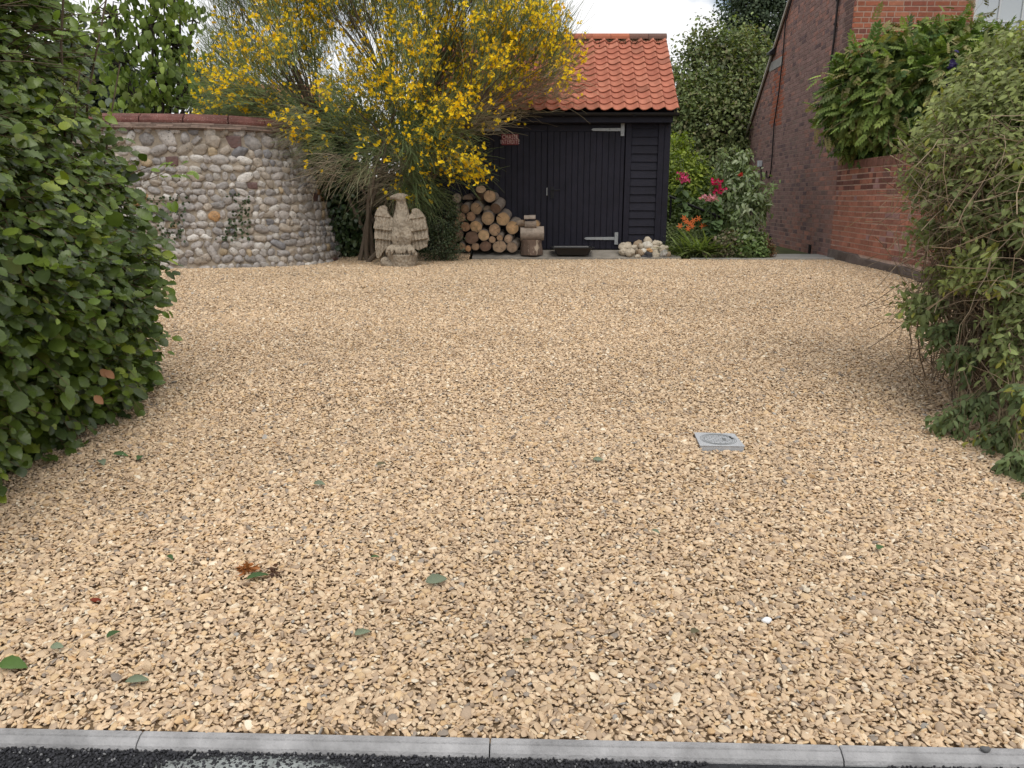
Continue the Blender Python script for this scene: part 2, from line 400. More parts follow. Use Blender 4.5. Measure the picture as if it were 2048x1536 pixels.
for x0_, x1_, y_, n_ in ((2.27, 2.36, .03, 'trim_board'), (2.363, XR, .035, 'corner_post'), (XL, XL + .1, .035, 'corner_post'), (1.765, 1.855, .028, 'door_post'), (-.775, -.685, .028, 'door_post')):
    b = MB(); box(b, (x0_, SY - y_, ZB - .01), (x1_, SY + .055, ZT)); b.build(n_, m_black, shed, bevel=.003)
b = MB(); box(b, (-.775, SY - .02, 2.505), (1.855, SY + .05, ZT)); b.build('lintel', m_black, shed, bevel=.003)
def boards(b, x0, x1, z0, z1, y, w=.094):
    x = x0
    while x < x1 - .01:
        x2 = min(x + w * random.uniform(.97, 1.03), x1)
        V = [(x + .002, y + .01, z0), (x + .006, y, z0), (x2 - .006, y, z0), (x2 - .002, y + .01, z0)]
        V += [(p[0], p[1], z1) for p in V]
        b.add(V, [(0, 1, 5, 4), (1, 2, 6, 5), (2, 3, 7, 6), (0, 3, 2, 1), (4, 5, 6, 7)]); x = x2
    box(b, (x0, y + .011, z0), (x1, y + .03, z1))
def door(x0, x1):
    b = MB(); boards(b, x0, x1, ZB + .012, 2.40, SY - .012); box(b, (x0 + .002, SY - .014, 2.404), (x1 - .002, SY + .018, 2.498))
    return b.build('door', m_black, shed)
dr = door(.556, 1.752); dl = door(-.66, .55)
m_galv = mat('galvanised_steel', (.33, .345, .35), rough=.5, metal=.35, var=.15, vscale=30, bump=.1)
m_iron = mat('black_iron', (.012, .012, .014), rough=.4)
def hinge(x, z, L_, par, s=-1, m_=None):
    b = MB(); y = SY - .032
    tip = [(x, z - .021), (x, z + .021), (x + s * (L_ - .025), z + .017), (x + s * L_, z), (x + s * (L_ - .025), z - .017)]
    V = [(p[0], y, p[1]) for p in tip] + [(p[0], y + .012, p[1]) for p in tip]
    b.add(V, [(0, 1, 2, 3, 4), (9, 8, 7, 6, 5)] + [(i, (i + 1) % 5, (i + 1) % 5 + 5, i + 5) for i in range(5)])
    box(b, (x - .02, y - .012, z - .095), (x + .035, y + .012, z + .095))
    for dx, dz in ((.008, .06), (.008, -.06), (s * .08, 0), (s * .2, 0), (s * .33, 0)):
        v, f = ICO1; b.add(v * (.011, .007, .011) + (x + dx, y - (.013 if dx > 0 else .002), z + dz), f, m=0)
    return b.build('strap_hinge', m_ or m_galv, par, bevel=.002)
h1 = hinge(1.70, 2.43, .47, dr); h2 = hinge(1.655, .775, .50, dr); h3 = hinge(-.64, 2.43, .47, dl, 1)
b = MB(); box(b, (.61, SY - .03, 1.40), (.66, SY - .010, 1.58)); tubes(b, [[(.635, SY - .02, 1.52), (.635, SY - .07, 1.52), (.66, SY - .078, 1.52), (.75, SY - .078, 1.523)]], .009, 8, caps=True)
v, f = ICO1; b.add(v * (.010, .008, .016) + (.635, SY - .03, 1.45), f)
b.build('handle', m_iron, dr, bevel=.003)
b = MB(); box(b, (.543, SY - .028, 1.44), (.556, SY - .010, 1.56)); b.build('lock_plate', m_galv, dr, bevel=.002)
# fascia and gutter
EX0, EX1, EY, EZ = XL - .08, 2.50, 12.25, 2.69
b = MB(); box(b, (EX0 + .03, EY + .06, EZ - .17), (EX1 - .05, EY + .09, EZ - .02)); box(b, (EX0 + .03, EY + .09, EZ - .17), (EX1 - .05, SY + .06, EZ - .14))
b.build('fascia', m_black, shed, bevel=.003)
b = MB(); th = np.linspace(np.pi, 2 * np.pi, 9); V = []
for x in (EX0 - .02, EX1 + .02):
    for r_ in (.052, .047):
        for t in th: V.append((x, EY + .005 + r_ * math.cos(t), EZ - .035 + r_ * math.sin(t)))
fs = [(i, i + 1, 18 + i + 1, 18 + i) for i in range(8)] + [(9 + i, 18 + 9 + i, 18 + 10 + i, 10 + i) for i in range(8)]
fs += [(i, 9 + i, 10 + i, i + 1) for i in range(8)] + [(18 + i, 18 + i + 1, 28 + i, 27 + i) for i in range(8)] + [(0, 18, 27, 9), (8, 17, 35, 26)]
b.add(V, fs); 
for x in (EX1 + .02,): 
    V = [(x, EY + .005 + .054 * math.cos(t), EZ - .035 + .054 * math.sin(t)) for t in th]; b.add(V + [(x + .004, *q[1:]) for q in V], [tuple(range(9)), tuple(range(17, 8, -1))])
for x in (-.3, .78, 1.85): box(b, (x - .02, EY - .052, EZ - .088), (x + .02, EY + .06, EZ - .082))
b.build('gutter', mat('gutter_plastic', (.012, .012, .014), rough=.45), shed, smooth=False)
# pantile roof
NR, NC = 13, 20; cw = (EX1 - EX0) / NC; RY, RZ = 13.50, 3.93
sl = np.array([0, RY - EY + .05, RZ - EZ]); SLn = np.linalg.norm(sl); sl /= SLn; nn = np.array([0, -sl[2], sl[1]])
gau = SLn / NR; th_ = .013; nu = 13
tcols = np.array([[.46, .172, .112], [.48, .185, .12], [.445, .165, .108], [.50, .20, .132], [.42, .152, .10]])
b = MB(); tt = np.linspace(0, 1, nu)
prof_z = np.interp(tt, [0, .08, .22, .38, .55, .72, .86, .95, 1.0], [.024, .006, -.007, -.009, .000, .022, .040, .038, .018])
for side in (0, 1):
    for r_ in range(NR):
        for c in range(NC):
            jx_ = random.uniform(-.003, .003); jz = random.uniform(-.002, .003); js = random.uniform(-.006, .006)
            cc_ = tcols[random.randrange(5)] * random.uniform(.95, 1.05)
            if r_ == 0 and c in (12, 13) or random.random() < .02: cc_ = cc_ * .75
            s0 = r_ * gau - .02 + js; s1 = (r_ + 1) * gau + .05
            V = []
            for (s, lift) in ((s0, .030), (s1, .002)):
                for k_ in (0, 1):
                    for i in range(nu):
                        p = np.array([EX0 + (c + tt[i] * 1.02) * cw + jx_, EY - .05, EZ]) + sl * s + nn * (prof_z[i] + lift + jz - k_ * th_)
                        V.append(p)
            V = np.array(V)
            if side: V[:, 1] = 2 * (RY - .0) - V[:, 1]
            fs = []
            for i in range(nu - 1):
                fs += [(i, i + 1, 2 * nu + i + 1, 2 * nu + i), (i, nu + i, nu + i + 1, i + 1)]
            fs += [(0, 2 * nu, 3 * nu, nu), (nu - 1, 2 * nu - 1, 4 * nu - 1, 3 * nu - 1)]
            b.add(V, np.array(fs), cc_)
m_tile = mat('clay_tile', rough=.85, var=.16, vscale=7, bump=.3, bscale=110, spec=.2, speck=((.10, .055, .04), 11, .70))
roof = b.build('pantile_roof', m_tile, shed, smooth=False)
for p in roof.data.polygons: pass
b = MB(); box(b, (EX0 + .03, SY - .1, ZT - .02), (EX1 - .05, SY + 2.2, ZT)) 
V = [(EX0 + .04, EY + .05, EZ - .03), (EX1 - .03, EY + .05, EZ - .03), (EX1 - .03, RY, RZ - .05), (EX0 + .04, RY, RZ - .05), (EX0 + .04, 2 * RY - EY, EZ - .03), (EX1 - .03, 2 * RY - EY, EZ - .03)]
b.add(V, [(0, 1, 2, 3), (3, 2, 5, 4)]); b.build('roof_boarding', m_black, shed)
b = MB(); 
for (x) in (EX1 - .03,):
    obox(b, (x, EY - .0, EZ - .045), (.022, 0, 0), sl * SLn, nn * -.0 + np.array([0, 0, .05])); 
b.build('bargeboard', m_black, shed)
b = MB(); x = EX0 - .01; k = 0
rc = [(.40, .14, .085), (.44, .15, .085), (.17, .10, .08), (.42, .15, .09), (.20, .11, .085)]
while x < EX1 - .02:
    x1 = min(x + .305, EX1 + .01); c_ = np.array(rc[(k * 3 + 1) % 5]) * random.uniform(.9, 1.1)
    a_ = np.linspace(-.15, math.pi + .15, 9); V = []
    for xx in (x + .003, x1 - .003):
        for rr in (.085, .07):
            for t in a_: V.append((xx, RY + rr * 1.15 * math.cos(t), RZ - .01 + rr * math.sin(t)))
    fs = [(i, i + 1, 18 + i + 1, 18 + i) for i in range(8)] + [(i, 9 + i, 10 + i, i + 1) for i in range(8)] + [(18 + i, 18 + i + 1, 28 + i, 27 + i) for i in range(8)] + [(0, 18, 27, 9), (8, 17, 35, 26)]
    b.add(V, np.array(fs), c_); x = x1; k += 1
b.build('ridge_tiles', m_tile, shed)
n = 2600; u = rg.uniform(0, 1, n); s = SLn - np.abs(rg.normal(0, .075, n)) - .03
P = np.array([EX0, EY - .05, EZ]) + np.outer(u, [EX1 - EX0, 0, 0]) + s[:, None] * sl + nn * rg.uniform(.015, .045, (n, 1))
b = MB(); v, f = ICO1
for q in P[:1500]: b.add(lump(v, int(q[0] * 999) % 50, .3) * rg.uniform(.005, .014) + q, f, np.array([.09, .06, .035]) * rg.uniform(.6, 1.5))
b.build('moss', mat('moss', rough=1), shed)

# enamel sign on the shed
def text(body, size, loc, m_, parent, ext=.0015, name='lettering', xs=1):
    c = bpy.data.curves.new(name, 'FONT'); c.body = body; c.size = size; c.align_x = 'CENTER'; c.align_y = 'CENTER'; c.extrude = ext; c.space_character = 1.12; c.offset = .0
    o = bpy.data.objects.new(name, c); sc.collection.objects.link(o)
    dg = bpy.context.evaluated_depsgraph_get(); me = bpy.data.meshes.new_from_object(o.evaluated_get(dg))
    bpy.data.objects.remove(o); me.transform(Matrix.Translation(loc) @ Matrix.Rotation(R(90), 4, 'X') @ Matrix.Diagonal((xs, 1, 1, 1)))
    o = bpy.data.objects.new(name, me); sc.collection.objects.link(o); me.materials.clear(); me.materials.append(m_); o.parent = parent
    return o
q0, q1 = at(1003, 268, SY - .03), at(1037, 290, SY - .03)
b = MB(); box(b, (q0[0], SY - .036, q1[2]), (q1[0], SY - .03, q0[2]))
sg = b.build('enamel_sign', mat('maroon_enamel', (.17, .035, .035), rough=.5, var=.3, vscale=30, speck=((.07, .03, .025), 40, .68)), bevel=.001)
tag(sg, 'small maroon sign with two lines of pale lettering on the shed boards', 'sign')
cx, hz = (q0[0] + q1[0]) / 2, q0[2] - q1[2]
m_let = mat('pale_lettering', (.55, .40, .38), rough=.6)
text('CHASSE', .088, (cx, SY - .037, q0[2] - hz * .29), m_let, sg, xs=.72); text('INTERDITE', .088, (cx, SY - .037, q0[2] - hz * .73), m_let, sg, xs=.63)

# ------------------------------------------------------------------ brick house and garden wall (bricks laid as geometry)
def lay(b, O, U, N_, z0, rows, u0, u1, inside, pal, ch=.075, bond='flemish', out=.0, jit=.0015, wob=0, hole=None, gap=.0125):
    O = np.asarray(O, float); U = nrm(np.asarray(U, float)); N_ = np.asarray(N_, float); Z = np.array([0, 0, 1.])
    V = []; C = []
    for r_ in range(rows):
        z = z0 + r_ * ch; u = u0 - random.uniform(0, .3); k = r_ % 2
        while u < u1:
            w = (.215, .1025)[k % 2] if bond == 'flemish' else ((.215, .1025)[r_ % 2])
            if bond == 'english' and random.random() < .25: w = .215 - w + .1025
            a, e = max(u, u0), min(u + w, u1); u += w + gap - .001; k += 1
            if hole and hole[2] < z + ch / 2 < hole[3]:
                if a < hole[0] < e: e = hole[0]
                elif a < hole[1] < e: a = hole[1]
                elif hole[0] <= a and e <= hole[1]: continue
            if e - a < .02: continue
            if not inside((a + e) / 2, z + ch / 2): continue
            h = ch - gap; oz = random.uniform(-jit, jit); dz = wob * math.sin(a * 2.3 + r_ * .35)
            o = O + U * a + Z * (z + dz) + N_ * (out + oz); c = pal((a + e) / 2, z)
            e1, e2, t = .003, .003, -.014
            f_ = [o + U * e1 + Z * e2, o + U * (e - a - e1) + Z * e2, o + U * (e - a - e1) + Z * (h - e2), o + U * e1 + Z * (h - e2)]
            g_ = [o + N_ * t, o + U * (e - a) + N_ * t, o + U * (e - a) + Z * h + N_ * t, o + Z * h + N_ * t]
            V.append(f_ + g_); C.append(c)
    V = np.array(V); n = len(V)
    f = np.array([[0, 1, 2, 3], [4, 5, 1, 0], [5, 6, 2, 1], [6, 7, 3, 2], [7, 4, 0, 3]])
    b.add(V.reshape(-1, 3), (np.arange(n)[:, None, None] * 8 + f[None]).reshape(-1, 4), np.repeat(np.array(C), 8, 0))
CX, CY = 5.03, 12.3; CB = .62
Ug = np.array([.067, 1, 0]); Ug /= np.linalg.norm(Ug); Ng = np.array([-Ug[1], Ug[0], 0])
house = empty('brick_house', (CX, CY, .47), 'tall old brick house with a steep gable and a white window, right of the shed', 'house')
rk0 = at(1490, 290, 18.9); rk1 = at(1586, 0, 15.8)
slope = (rk1[2] - rk0[2]) / (rk1[1] - rk0[1])
def rake(v): return rk0[2] + slope * (v - rk0[1])
RYh = 13.9
def gable_in(u, z):
    Y = CY + u * Ug[1]
    if Y < RYh: return z < rake(RYh) - (RYh - Y) * .8
    return z < rake(Y) - .02 and Y < 18.95
nz1 = lambda u, z, s, f: float(vnoise(np.array([[u, z, 0.]]), s, f, 2)[0])
def pal_gable(u, z):
    q = nz1(u, z, 21, .22) + random.gauss(0, .35); r_ = random.random()
    if 3.55 < u < 4.35 and 2.75 < z < 4.15: c = (.36, .125, .075)          # blocked opening
    elif q > .62: c = (.42, .205, .155)
    elif q > .1: c = (.33, .178, .145)
    else: c = (.27, .168, .148)
    if u < .35 and z > 2.2: c = (.15, .095, .085)
    if r_ < .12: c = (.17, .11, .108)
    elif r_ > .93: c = (.22, .15, .13)
    return np.array(c) * random.uniform(.87, 1.14)
b = MB(); lay(b, (CX, CY, 0), Ug, Ng, .40, 88, 0, 7.2, gable_in, pal_gable, gap=.009)
b.build('gable_wall', m_brick, house)
def pal_front(u, z):
    r_ = random.random(); c = (.36, .125, .075)
    if r_ < .25: c = (.29, .10, .068)
    elif r_ < .4: c = (.41, .165, .10)
    elif r_ < .47: c = (.22, .09, .07)
    return np.array(c) * random.uniform(.85, 1.15)
WX0, WX1, WZ0, WZ1 = 1.77, 3.3, 2.55, 4.75
b = MB(); lay(b, (CX - .0, CY - .012, 0), (1, 0, 0), (0, -1, 0), .40, 75, .0, 6, lambda u, z: True, pal_front, bond='flemish', hole=(WX0, WX1, WZ0, WZ1))
b.build('front_wall', m_brick, house)
m_mortar = mat('mortar', (.46, .32, .25), rough=1, var=.2, vscale=12)
b = MB(); poly = [(0, .3), (6.65, .3), (6.65, rake(18.95)), ((RYh - CY) / Ug[1], rake(RYh)), (0, rake(RYh) - (RYh - CY) * .8)]
P0 = np.array([CX, CY, 0]) - Ng * .005
V = [P0 + Ug * u + np.array([0, 0, z]) for u, z in poly]; V2 = [v - Ng * .06 for v in V]
b.add(V + V2, [(0, 1, 2, 3, 4), (9, 8, 7, 6, 5)] + [(i, (i + 1) % 5, (i + 1) % 5 + 5, i + 5) for i in range(5)])
b.build('gable_mortar', mat('mortar_grey', (.38, .265, .225), rough=1, var=.2, vscale=12), house)
b = MB()
def bxm(u0, u1, z0, z1): box(b, (CX + u0, CY - .007, z0), (CX + u1, CY + .14, z1))
bxm(.025, WX0 + .004, .3, 5.9); bxm(WX1 - .004, 6, .3, 5.9); bxm(WX0 + .006, WX1 - .006, .3, WZ0); bxm(WX0 + .006, WX1 - .006, WZ1, 5.9)
b.build('front_mortar', m_mortar, house)
# roof slabs of the house: rear slope with a thin mortared verge, front slope
m_rtile = mat('dark_roof_tile', (.16, .07, .05), rough=.9, var=.3, vscale=6)
b = MB(); r0 = np.array([CX + .067 * (18.95 - CY), 19.2, rake(19.2)]); r1 = np.array([CX + .067 * (RYh - CY), RYh, rake(RYh) + .02])
obox(b, r0 + (-.03, 0, .0), (6, 0, 0), r1 - r0, (0, 0, .07)); f0 = np.array([CX - .02, CY - .35, rake(RYh) - (RYh - CY + .35) * .8])
obox(b, f0, (6, 0, 0), r1 + (-.1, 0, 0) - f0, (0, 0, .07)); b.build('roof', m_rtile, house)
b = MB(); obox(b, r0 + (-.05, 0, -.05) , (.03, 0, 0), r1 - r0, (0, 0, .075)); b.build('verge', mat('verge_mortar', (.42, .38, .33), rough=1, var=.3, vscale=10), house)
def gp(x, y):                     # point on the gable plane seen at a pixel of the photo
    a, bb, d = ray(x, y); t = (CX * 1 - CY * .067) / (a - .067 * bb); return np.array((a * t, bb * t, EYE + d * t))
# lintel over the blocked opening, pipes, cables, boxes, vents
A, B_, C_, D_ = gp(1539, 128), gp(1566, 111), gp(1566, 129), gp(1540, 144)
b = MB(); V = [A, B_, C_, D_]; b.add([q + Ng * .012 for q in V] + [q - Ng * .02 for q in V], [(0, 1, 2, 3), (0, 4, 5, 1), (1, 5, 6, 2), (2, 6, 7, 3), (3, 7, 4, 0)])
b.build('lintel', mat('lintel_concrete', (.30, .29, .27), rough=.95, var=.25, vscale=10), house)
m_cable = mat('black_cable', (.02, .015, .015), rough=.6)
b = MB(); tubes(b, [[gp(*q) + Ng * .03 for q in ((1592, -20), (1574, 45), (1569, 110), (1560, 190), (1551, 250), (1548, 300), (1545, 340), (1542, 355), (1537, 356), (1535, 350), (1536, 342))]], .014, 6); b.build('drain_cable', m_cable, house)
b = MB(); tubes(b, [[gp(*q) + Ng * .03 for q in ((1683, -30), (1677, 30), (1672, 80), (1665, 130), (1659, 182), (1657, 230))]], .017, 6)
for q in ((1679, 0), (1674, 48), (1664, 133)): v, f = ICO1; b.add(v * .03 + gp(*q) + Ng * .03, f)
b.build('downpipe', m_cable, house)
b = MB(); tubes(b, [[gp(*q) + Ng * .03 for q in ((1524, 328), (1525, 345), (1526, 362))]], .012, 5); b.build('cable', m_cable, house)
b = MB(); q = gp(1524, 327); obox(b, q + Ng * .01 + (0, -.06, -.07), (0, .14, 0), Ng * .07, (0, 0, .13)); b.build('outside_light', mat('grey_plastic', (.5, .52, .54), rough=.5), house, bevel=.008)
b = MB(); q = gp(1507, 358); obox(b, q + Ng * .01 + (0, -.16, -.16), (0, .4, 0), Ng * .16, (0, 0, .22))
for i in range(6): obox(b, q + Ng * .172 + (0, -.13 + i * .06, -.14), (0, .02, 0), Ng * .012, (0, 0, .18))
b.build('meter_box', mat('meter_grey', (.40, .43, .45), rough=.5), house, bevel=.004)
b = MB(); q = gp(1553, 93); V = [q + Ng * .02, q + Ng * .02 + (0, .2, 0), q + Ng * .13 + (0, .2, -.10), q + Ng * .13 + (0, 0, -.10)]
b.add(V + [p - np.array((0, 0, .14 if i < 2 else .04)) for i, p in enumerate(V)], [(0, 1, 2, 3), (7, 6, 5, 4), (0, 3, 7, 4), (1, 0, 4, 5), (2, 1, 5, 6), (3, 2, 6, 7)]); b.build('floodlight', m_iron, house)
m_void = mat('dark_void', (.015, .012, .011), rough=1)
for (x, y, w_, h_) in ((1542, 480, .13, .16), (1622, 503, .12, .22)):
    b = MB(); q = gp(x, y); obox(b, q + Ng * .004 + (0, 0, -h_ / 2), Ug * w_, Ng * .01, (0, 0, h_)); b.build('air_brick', m_void, house)
A, B_, C_ = gp(1536, 495), gp(1613, 515), gp(1536, 520)
b = MB(); V = [A, B_, gp(1613, 519), C_]; b.add([q + Ng * .03 for q in V] + [q for q in V], [(0, 1, 2, 3), (0, 4, 5, 1), (3, 7, 4, 0)]); b.build('plinth', mat('render', (.17, .155, .15), rough=1, var=.3, vscale=8, bump=.4), house)
# window
m_white = mat('white_gloss', (.72, .73, .73), rough=.4, var=.05)
x0, x1, z0, z1 = CX + WX0, CX + WX1, WZ0, WZ1
wf = MB()
for a, c in (((x0 + .006, 0, z0 + .006), (x0 + .07, 0, z1 - .006)), ((x1 - .07, 0, z0 + .006), (x1 - .006, 0, z1 - .006)), ((x0 + .072, 0, z1 - .07), (x1 - .072, 0, z1 - .006)), ((x0 + .072, 0, z0 + .006), (x1 - .072, 0, z0 + .08)), ((x0 + .072, 0, 3.42), (x1 - .072, 0, 3.47))):
    box(wf, (a[0], CY + .05, a[2]), (c[0], CY + .12, c[2]))
for i in (1, 2, 3):
    x = x0 + .07 + i * (x1 - x0 - .14) / 4; box(wf, (x - .01, CY + .065, z0 + .08), (x + .01, CY + .1, 3.42)); box(wf, (x - .01, CY + .065, 3.47), (x + .01, CY + .1, z1 - .07))
for z in (2.98, 3.95, 4.35): box(wf, (x0 + .072, CY + .067, z - .01), (x1 - .072, CY + .098, z + .01))
win = wf.build('window', m_white, house, bevel=.003)
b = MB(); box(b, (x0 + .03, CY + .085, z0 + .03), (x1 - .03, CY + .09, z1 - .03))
b.build('pane', mat('window_glass', (.50, .53, .54), rough=.08, spec=.9, metal=.35), win)  # pale base colour paints in reflected sky on top of the real gloss
b = MB(); box(b, (x0 - .04, CY - .07, z0 - .06), (x1 + .04, CY + .05, z0 + .004)); b.build('sill', m_white, win, bevel=.005)

# garden wall running from the house corner towards the road
GE = np.array([4.52, 4.6, 0]); GS = np.array([CX, CY, 0]); Uw = nrm(GE - GS); Nw = np.array([Uw[1], -Uw[0], 0]); WL = np.linalg.norm(GE - GS)
gw = empty('garden_wall', (CX, CY, .47), 'red brick garden wall with a soldier course top, below the wisteria', 'wall')
def pal_gw(u, z):
    q = nz1(u, z, 33, .3) + random.gauss(0, .3)
    c = (.38, .165, .115) if q > .3 else ((.32, .145, .108) if q > -.3 else (.235, .125, .105))
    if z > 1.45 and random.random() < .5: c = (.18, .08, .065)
    r_ = random.random()
    if r_ < .06: c = (.34, .20, .19)
    return np.array(c) * random.uniform(.8, 1.2)
WT = .62 + 16 * .075
b = MB(); lay(b, GS, Uw, Nw, .62, 16, .0, WL, lambda u, z: True, pal_gw, bond='english', out=.012, jit=.003, wob=.004)
b.build('brickwork', m_brick, gw)
b = MB(); obox(b, GS + (0, 0, .2) + Nw * .004, Uw * WL, -Nw * .21, (0, 0, WT - .2 + .02)); b.build('wall_core', mat('wall_mortar', (.55, .40, .33), rough=1, var=.25, vscale=12), gw)
b = MB(); u = 0.
while u < WL:
    c = np.array((.20, .10, .078)) * random.uniform(.8, 1.2); ln = .104
    obox(b, GS + Uw * (u + .004) + (0, 0, WT + .004) + Nw * (.022 + random.uniform(-.003, .003)), Uw * (ln - .011), -Nw * .25, (0, 0, .115), c); u += ln
b.build('soldier_coping', m_brick, gw, bevel=.005)
b = MB(); n_ = 60; V = []
for i in range(n_ + 1):
    u = WL * i / n_; o = GS + Uw * u; hh = .615 + .006 * math.sin(u * 5) - .045 * (u > 1.2) - .02 * (u > 2.9)
    for (d, z) in ((.05 + .01 * math.sin(u * 9), .2), (.045 + .012 * math.sin(u * 7), .50), (.04, hh), (0, hh + .012)): V.append(o + Nw * d + np.array([0, 0, z]))
b.add(V, np.array([(i * 4 + j, (i + 1) * 4 + j, (i + 1) * 4 + j + 1, i * 4 + j + 1) for i in range(n_) for j in range(3)]))
b.build('plinth', mat('plinth_render', (.15, .12, .105), rough=1, var=.5, vscale=5, bump=.8, bscale=18, speck=((.32, .28, .25), 7, .60)), gw)

# ------------------------------------------------------------------ curved flint wall
fw = empty('flint_wall', (-3.6, 10.6, .47), 'curved wall of rounded grey flint cobbles under a red brick coping, left of the eagle statue', 'wall')
PL = np.array([(-8.2, 10.35), (-6.6, 10.3), (-5.4, 10.36), (-4.75, 10.42), (-4.1, 10.48), (-3.58, 10.60), (-3.15, 10.82), (-2.88, 11.12), (-2.70, 11.5), (-2.62, 12.0), (-2.62, 12.6)])
# smooth the plan curve
def smooth_curve(P, n):
    d = np.r_[0, np.cumsum(np.linalg.norm(np.diff(P, axis=0), axis=1))]; s = np.linspace(0, d[-1], n)
    Q = np.c_[np.interp(s, d, P[:, 0]), np.interp(s, d, P[:, 1])]
    for _ in range(14): Q[1:-1] = (Q[:-2] + 2 * Q[1:-1] + Q[2:]) / 4
    return Q, s
PC, PS = smooth_curve(PL, 140)
FH = 2.265 - .40; FB = .40
Tn = np.gradient(PC, axis=0); Tn /= np.linalg.norm(Tn, axis=1)[:, None]; Nn = np.c_[Tn[:, 1], -Tn[:, 0]]
def fwp(s, z, out=0):
    s = np.asarray(s, float); x = np.interp(s, PS, PC[:, 0]); y = np.interp(s, PS, PC[:, 1]); nx = np.interp(s, PS, Nn[:, 0]); ny = np.interp(s, PS, Nn[:, 1])
    end = np.clip((s - 4.0) / 1.6, 0, 1); h = np.clip((z - FB) / FH, 0, 1)
    bat = (.05 + .38 * end) * h ** 1.1                 # the far end leans back
    o = out - bat
    return np.stack([x + nx * o, y + ny * o, np.broadcast_to(z, x.shape)], -1), np.stack([nx, ny, np.zeros_like(nx)], -1)
b = MB(); sN, zN = 120, 24; ss = np.linspace(0, PS[-1], sN); zz = np.linspace(FB, FB + FH, zN)
G_, _ = fwp(np.repeat(ss, zN), np.tile(zz, sN), .008); G2, _ = fwp(np.repeat(ss, zN), np.tile(zz, sN), -.33)
fs = np.array([(i * zN + j, (i + 1) * zN + j, (i + 1) * zN + j + 1, i * zN + j + 1) for i in range(sN - 1) for j in range(zN - 1)])
b.add(G_, fs); b.add(G2, fs[:, ::-1])
tp = np.array([(i, i + 1, sN + i + 1, sN + i) for i in range(sN - 1)]); T1, _ = fwp(ss, np.full(sN, FB + FH)); T2, _ = fwp(ss, np.full(sN, FB + FH), -.33); b.add(np.r_[T1, T2], tp)
b.build('lime_mortar', mat('lime_mortar', (.33, .28, .22), rough=1, var=.3, vscale=9, bump=1, bscale=45), fw, smooth=True)
b = MB(); v, f = ICO3; z = FB + .03; r_ = 0
fcol = np.array([[.33, .30, .275], [.38, .35, .32], [.27, .25, .235], [.43, .40, .36], [.34, .29, .235], [.52, .49, .45], [.36, .28, .18], [.19, .185, .19], [.38, .22, .10]])
fwt = np.array([.25, .2, .17, .12, .11, .07, .04, .03, .01])
while z < FB + FH - .02:
    rh = random.uniform(.08, .118) * (1.25 if z > FB + FH - .22 else 1); s = 1.6 + random.uniform(0, .1)
    while s < PS[-1] - .1:
        w_ = rh * random.uniform(.75, 2.0)
        if random.random() < .15: w_ = rh * .7
        p, nn_ = fwp(s + w_ / 2, z + rh / 2 + .018 * math.sin(s * 3 + r_) + random.uniform(-.012, .012)); nn_ = nn_[()]
        T_ = np.array([-nn_[1], nn_[0], 0]); up = np.array([0, 0, 1.])
        big = z > FB + FH - .22
        an = random.gauss(R(-25) if big else R(-8), R(24)); ca, sa = math.cos(an), math.sin(an)
        vv = lump(v, random.randrange(10 ** 6), .33, 1.35); vv = np.sign(vv) * np.abs(vv) ** .85
        a_, h_, d_ = w_ / 2 * 1.07, rh / 2 * random.uniform(.98, 1.18), random.uniform(.03, .05)
        if big: a_, h_ = a_ * .8, h_ * 1.1
        br = random.random() < .018; cl = fcol[rg.choice(len(fcol), p=fwt)] * random.uniform(.85, 1.22)
        if br: vv = np.sign(vv) * np.abs(vv) ** .35; d_ = .02; cl = np.array([.13, .075, .065]); an = 0; ca, sa = 1, 0
        lx, lz = vv[:, 0] * a_, vv[:, 1] * h_
        W = p + (lx * ca - lz * sa)[:, None] * T_ + (lx * sa + lz * ca)[:, None] * up + (vv[:, 2] * d_)[:, None] * nn_
        keep = f[(vv[f].mean(1)[:, 2] > -.35)]
        b.add(W, keep, cl * .98); s += w_ + random.uniform(.002, .018)
    z += rh * .98 + .006; r_ += 1
b.build('cobbles', m_stone, fw, smooth=True)
m_cop = mat('coping_brick', (.155, .068, .057), rough=.95, var=.5, vscale=5, bump=1, bscale=40, speck=((.42, .34, .30), 60, .60))
b = MB(); s = 1.2; Zc = FB + FH
while s < PS[-1] - .5:
    ln = .55; k_ = 7; V = []
    for i in range(k_):
        si = s + .006 + (ln - .012) * i / (k_ - 1)
        for (d, z) in ((.050, .088), (.058, .12), (.03, .165), (-.06, .205), (-.18, .218), (-.30, .20), (-.38, .15), (-.385, .088)):
            p, _ = fwp(si, Zc, d); V.append(p + (0, 0, z))
    fs = [(i * 8 + j, (i + 1) * 8 + j, (i + 1) * 8 + j + 1, i * 8 + j + 1) for i in range(k_ - 1) for j in range(7)] + [tuple(range(8)), tuple(range(k_ * 8 - 1, (k_ - 1) * 8 - 1, -1))]
    b.add(V, fs); s += ln
b.build('coping', m_cop, fw, bevel=.008)
b = MB()
for l_, (z0_, o_) in enumerate(((0.0, .045), (.022, .085), (.044, .072), (.066, .06))):
    s = 1.2 + l_ * .11
    while s < PS[-1] - .5:
        ln = random.uniform(.19, .27); a1, _ = fwp(s, Zc, o_ + random.uniform(-.008, .008)); a2, _ = fwp(s + ln - .004, Zc, o_ + random.uniform(-.008, .008)); c1, _ = fwp(s, Zc, -.38); c2, _ = fwp(s + ln - .004, Zc, -.38)
        zz_ = z0_ + random.uniform(-.002, .002); V = [a1, a2, c2, c1]; V = [q + (0, 0, zz_) for q in V] + [q + (0, 0, zz_ + .019) for q in V]
        b.add(V, [(0, 1, 5, 4), (1, 2, 6, 5), (2, 3, 7, 6), (3, 0, 4, 7), (4, 5, 6, 7), (3, 2, 1, 0)], np.array((.27, .20, .165)) * random.uniform(.6, 1.25)); s += ln
